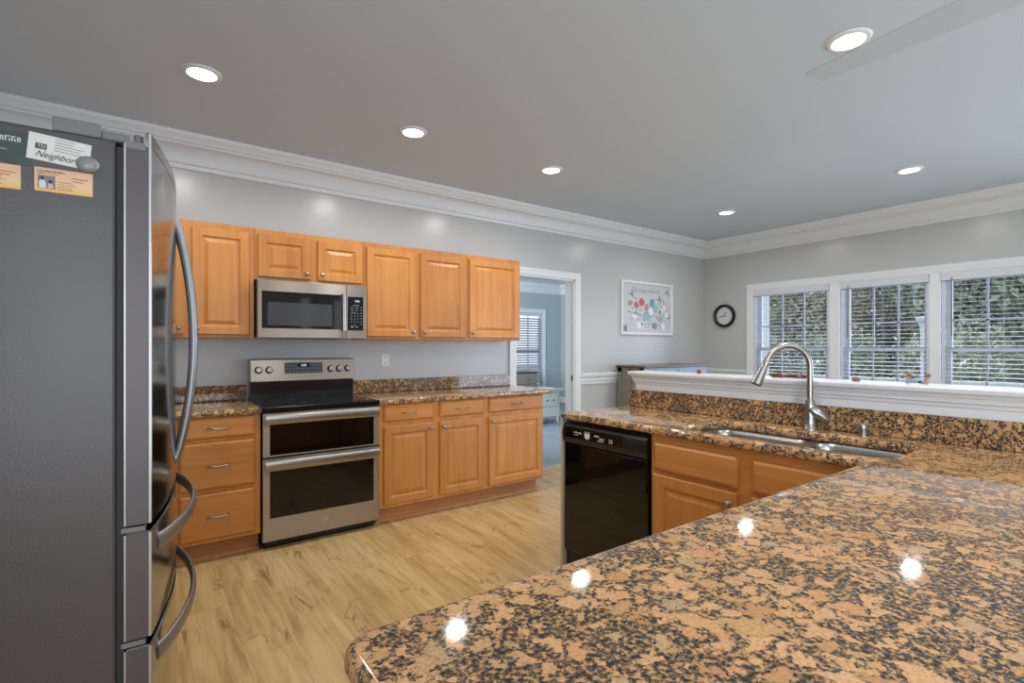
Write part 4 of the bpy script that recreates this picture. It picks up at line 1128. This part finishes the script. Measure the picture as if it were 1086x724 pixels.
def bird(cx, cy, s, fl, m):
    pts = [(0, 0), (.35, .10), (.62, .04), (1.0, .12), (.62, -.06), (.42, -.10), (.15, -.22), (-.35, -.52), (-.12, -.12), (-.1, .05)]
    wing = [(.05, .02), (.30, .04), (.28, .40), (.18, .62), (.02, .30)]
    b = B()
    for poly in (pts, wing): b.prism([(cx + fl * x * s, cy + y * s) for x, y in poly], f4, 0, .0012)
    b.build('hummingbird', m, pr_)
bird(.215, .500, .085, -1, FM['grey']); bird(.745, .460, .090, -1, FM['rust']); bird(.905, .555, .075, -1, FM['grey']); bird(.925, .235, .06, 1, FM['grey']); bird(.590, .110, .07, 1, FM['grey'])
b = B(); b.box(.045, .110, .045, .115, 0, .0006, fr=f4); b.build('corner_stamp', FM['grey'], pr_)
for k in range(34):
    flower(rnd.uniform(.15, .92), rnd.uniform(.07, .46), rnd.uniform(.010, .020), FM[rnd.choice(['teal', 'aqua', 'white', 'grey', 'rust', 'green', 'white'])], 3)
b = B()
for k in range(1, 8): b.box(.034, w - .034, .08 * k - .001, .08 * k + .001, 0, .0002, fr=f4)
b.build('board_lines', FM['white'], pr_)

# buffet in the dining area
x0, x1, y0, y1, zt = 4.56, 5.77, 3.745, 4.150, 1.098
t = thing('buffet', 'grey buffet with blue drawers against the far wall', 'buffet', ((x0 + x1) / 2, (y0 + y1) / 2, 0))
b = B(); b.box(x0 - .025, x1 + .025, y0 - .025, y1 - .002, zt - .028, zt, .004); b.build('top', M['buffetw'], t)
b = B(); b.box(x0 + .01, x1 - .01, y0 + .01, y1 - .01, .06, zt - .028); bd = b.build('body', M['buffet'], t)
b = B()
for zz0, zz1 in ((.06, .14), (zt - .08, zt - .030), (.50, .56)): b.box(x0 - .002, x0 + .012, y0 + .01, y1 - .01, zz0, zz1)
b.box(x0 - .002, x0 + .012, y0, y0 + .06, .06, zt - .03); b.box(x0 - .002, x0 + .012, y1 - .07, y1 - .01, .06, zt - .03); b.box(x0 - .002, x0 + .012, (y0 + y1) / 2 - .008, (y0 + y1) / 2 + .008, .06, zt - .03)
b.build('side_panel', M['buffet'], t)
b = B(); b.box(x0, x1, y0 - .002, y0 + .012, .06, zt - .028); b.build('front_frame', M['buffetb'], t)
for xx in (x0 + .03, x1 - .03):
    for yy in (y0 + .03, y1 - .03): B().box(xx - .03, xx + .03, yy - .03, yy + .03, 0, .07, .004).build('leg', M['buffet'], t)
wd2 = (x1 - x0 - .12) / 2
for k in range(2):
    fr = wallface(x0 + .045 + k * (wd2 + .03), y0 - .002, zt - .21)
    d = B().rects(fr, wd2, .155, [(0, 0), (0, .008), (.006, .012), (.02, .012), (.022, .008)]).build('drawer', M['buffetb'], t)
    b = B().tube([fr(wd2 / 2 + s * .045, .08, .012 + .022 * (1 - abs(s) ** 3)) for s in (-1, -.9, -.5, 0, .5, .9, 1)], .006, 8); b.build('cup_pull', M['slot'], d, 50)
    fr = wallface(x0 + .045 + k * (wd2 + .03), y0 - .002, .10)
    door_ = B().rects(fr, wd2, zt - .34, [(0, 0), (0, .008), (.05, .008), (.055, .002), (.08, .002)]).build('door', M['buffetb'], t)
    B().lathe([(.006, 0), (.006, .012), (.014, .018), (.012, .026), (.001, .028)], fr(wd2 - .03 if k == 0 else .03, (zt - .34) / 2, .008), (0, -1, 0), 12).build('knob', M['slot'], door_, 50)

# small ornaments along the white ledge
LZ = 1.151
t = thing('leaf_arrangement', 'low bunch of red autumn leaves on the ledge behind the faucet', 'decoration', (2.69, 1.30, LZ))
def ledge_pt(px, x):
    """point on the ledge at depth x seen along the bearing px"""
    k = (px - 543) / 536.6
    d = (math.cos(YAW) + math.sin(YAW) * k, math.sin(YAW) - math.cos(YAW) * k)
    return Vector((x, x * d[1] / d[0], LZ))
p0, p1 = ledge_pt(818, 2.69), ledge_pt(855, 2.69)
t.location = (p0 + p1) / 2; WL[t.name] = Vector(t.location)
rnd = random.Random(11)
for nm, m in (('red_leaf', M['rust']), ('orange_leaf', M['leaf_o'])):
    b = B()
    for k in range(46):
        c = p0.lerp(p1, rnd.random()) + Vector((rnd.uniform(-.020, .020), 0, rnd.uniform(.006, .020)))
        a = rnd.uniform(0, 2 * PI); r = rnd.uniform(.009, .016); tl = rnd.uniform(-.5, .9)
        u = Vector((math.cos(a), math.sin(a), .25 * math.sin(tl))); v = Vector((-math.sin(a), math.cos(a), .55 * math.sin(tl * 2)))
        poly = [(1, 0), (.45, .25), (.5, .7), (.1, .4), (-.5, .55), (-.9, 0), (-.5, -.55), (.1, -.4), (.5, -.7), (.45, -.25)]
        pts = [c + (u * x + v * y) * r for x, y in poly]
        for q in pts: q.z = max(q.z, LZ + .0008)
        top = [q + Vector((0, 0, .0008)) for q in pts]
        b.loops([pts, top])
    b.build(nm, m, t)
b = B().tube([p0 + Vector((0, 0, .004)), (p0 + p1) / 2 + Vector((.004, 0, .005)), p1 + Vector((0, 0, .004))], .003, 8); b.build('twig', M['trunk'], t)
c = ledge_pt(741.5, 2.69)
t = thing('red_ornament', 'tiny round red ornament on the ledge in front of the buffet', 'ornament', c)
B().lathe([(.006, 0), (.012, .004), (.0145, .012), (.013, .020), (.007, .025), (.0015, .0245)], c, (0, 0, 1), 18).build('body', M['apple'], t, 60)
B().tube([c + Vector((0, 0, .024)), c + Vector((.001, .001, .029))], .0012, 6).build('stem', M['trunk'], t)
c = ledge_pt(908, 2.69)
t = thing('brown_ornament', 'tiny brown rounded ornament on the ledge below the middle window', 'ornament', c)
B().lathe([(.013, 0), (.0155, .004), (.016, .013), (.013, .019), (.001, .020)], c, (0, 0, 1), 18).build('body', M['gourd'], t, 60)
B().lathe([(.0165, .002), (.0168, .005), (.0165, .006)], c, (0, 0, 1), 18).build('band', M['brownfig'], t, 60)
ca, cb2 = ledge_pt(963, 2.69), ledge_pt(983, 2.69)
t = thing('figurine', 'small blue-grey figurine with two brown rounded heads on the ledge', 'figurine', (ca + cb2) / 2)
mid = (ca + cb2) / 2; ax = (cb2 - ca).normalized()
b = B().tube([ca + Vector((0, 0, .009)) - ax * .004, ca + Vector((0, 0, .013)), mid + Vector((0, 0, .014)), cb2 - ax * .014 + Vector((0, 0, .010)), cb2 - ax * .006 + Vector((0, 0, .007))], [.007, .0095, .0105, .008, .005], 14)
b.build('body', M['bluefig'], t, 60)
for c, ln, lab in ((ca, -.2, 0), (cb2, .25, 1)):
    b = B().tube([c - ax * .004 + Vector((0, 0, .002)), c + Vector((0, 0, .014)), c + ax * .003 + Vector((0, 0, .032))], [.0085, .007, .0065], 12); b.build('neck', M['pinkfig'], t, 60)
    b = B().ball(c + ax * .004 + Vector((0, 0, .038)), .0105, 14, (1, 1, .85)); b.build('head', M['brownfig'], t, 60)
b = B().ball(mid + ax * .012 + Vector((-.010, 0, .010)), .006, 10); b.build('dark_button', M['ink'], t, 60)

# ================================================================== OUTDOORS
struct(B().box(6.6, 60, -30, 40, -.55, -.40), 'ground', M['paving'])
struct(B().box(8.30, 8.42, -8, 4.10, -.4, .872), 'wall_porch', M['siding'])
struct(B().box(XW + .14, BX1 + .14, YB - .03, YB, -.4, 3.0), 'wall_outside', M['siding'])
def leaf_mass(cx, cy, rx, ry, z0, z1, n, rnd, size):
    b = B(); V = []; F = []
    for k in range(n):
        while True:
            x, y, z = rnd.uniform(-1, 1), rnd.uniform(-1, 1), rnd.uniform(-1, 1)
            q = x * x + y * y + z * z
            if .25 < q < 1: break
        # lumpy outline
        f = 1 + .22 * math.sin(5 * x + 3 * z + cx) * math.cos(4 * y - 2 * z)
        c = Vector((cx + x * rx * f, cy + y * ry * f, (z0 + z1) / 2 + z * (z1 - z0) / 2 * f))
        u = Vector((rnd.gauss(0, 1), rnd.gauss(0, 1), rnd.gauss(0, 1))).normalized()
        w = Vector((rnd.gauss(0, 1), rnd.gauss(0, 1), rnd.gauss(0, 1))); v = u.cross(w).normalized()
        s = size * rnd.uniform(.6, 1.3)
        i = len(V); V += [c - u * s, c + v * s * .45, c + u * s, c - v * s * .45]; F.append((i, i + 1, i + 2, i + 3))
    me = bpy.data.meshes.new('foliage'); me.from_pydata([tuple(v) for v in V], [], F); return me
def tree(lab, x, y, h, r, mi, lean=0.0, n=3600, low=0.0, seed=0, kind='tree', tr=.14):
    rnd = random.Random(seed)
    t = thing('bushy_tree' if kind == 'tree' else 'garden_shrub', lab, kind, (x, y, -.40), 'trees outside the windows' if kind == 'tree' else 'shrubs outside the windows')
    top = Vector((x + lean * .2, y + lean, h * .8))
    P = [Vector((x, y, -.42)), Vector((x + .02, y + lean * .25, h * .25)), Vector((x, y + lean * .6, h * .5)), top]
    b = B().tube(P, [tr * 1.25, tr, tr * .8, tr * .4], 10)
    for k in range(5):
        a = rnd.uniform(0, 6.28); q = P[1].lerp(top, rnd.uniform(.1, .9)); b.tube([q, q + Vector((math.cos(a) * r * .4, math.sin(a) * r * .4, r * .35)), q + Vector((math.cos(a) * r * .7, math.sin(a) * r * .7, r * .8))], [tr * .4, tr * .25, tr * .1], 6)
    b.build('trunk', M['trunk'], t, 60)
    me = leaf_mass(x, y + lean * .5, r, r, low, h, n, rnd, .115 if kind == 'tree' else .062)
    org = WL[t.name]
    for v in me.vertices: v.co -= org
    me.materials.append(M['leaf'][mi])
    o = bpy.data.objects.new('foliage', me); COL.objects.link(o); o.parent = t; WL[o.name] = org.copy()
spots = [
 ('green tree at the outer end of the window farthest from the clock', 17.5, -.5, 5.4, 1.75, 0, 0, -.3),
 ('dark tree with a bare thick trunk seen through the window farthest from the clock', 17.5, 3.55, 5.6, 1.75, 0, .1, 1.0),
 ('olive-green tree with a leaning trunk seen through the window unit beside the clock', 17.5, 8.3, 6.8, 1.75, 1, -.9, .9),
 ('yellowish tree at the clock-side edge of the windows', 17.5, 12.3, 6.2, 1.75, 2, .2, -.3),
 ('tall olive tree rising behind the bare thick trunk', 22.6, 3.0, 5.4, 1.95, 1, .1, -.3),
 ('tall green tree filling the middle window unit', 22.6, 7.1, 7.6, 1.95, 0, .1, -.3),
 ('dark green tree behind the leaning trunk', 22.6, 11.3, 7.4, 1.95, 0, .1, -.3),
 ('yellow-green tree farther along behind the clock-side window edge', 22.6, 15.6, 7.0, 1.95, 2, 0, -.3),
 ('farthest olive tree glimpsed beyond the white post', 27.4, 4.9, 7.6, 2.2, 1, .1, -.3),
 ('farthest dark tree glimpsed between first and middle window units', 27.4, 9.5, 8.2, 2.2, 0, 0, -.3),
 ('farthest green tree glimpsed through the window unit beside the clock', 27.4, 14.1, 8.4, 2.2, 0, 0, -.3),
]
for k, (lab, x, y, h, r, mi, lean, low) in enumerate(spots):
    tree(lab, x, y, h, r, mi, lean, 9500, low, 20 + k)
shrubs = [('low rounded shrub at the far end of the row from the clock', .9), ('low rounded shrub outside the last window unit', 3.3), ('low rounded shrub seen below the white post cap', 5.7), ('low rounded shrub outside the window unit beside the clock', 8.1), ('low rounded shrub at the clock-side end of the hedge row', 10.5)]
for k, (lab, y) in enumerate(shrubs):
    tree(lab, 14.4, y, 1.75, 1.08, k % 2, 0, 6500, -.4, 60 + k, 'shrub', .05)
# white post with a flared cap
t = thing('yard_post', 'white square post with a flared cap outside the middle window', 'post', (9.2, 2.44, -.40))
B().box(9.16, 9.24, 2.40, 2.48, -.40, 1.62, .004).build('shaft', M['siding'], t)
b = B().loops([[Vector((9.2 + sx * s, 2.44 + sy * s, z)) for sx, sy in ((-1, -1), (1, -1), (1, 1), (-1, 1))] for s, z in ((.045, 1.60), (.05, 1.64), (.085, 1.72), (.085, 1.745), (.02, 1.76))]); b.build('cap', M['siding'], t)
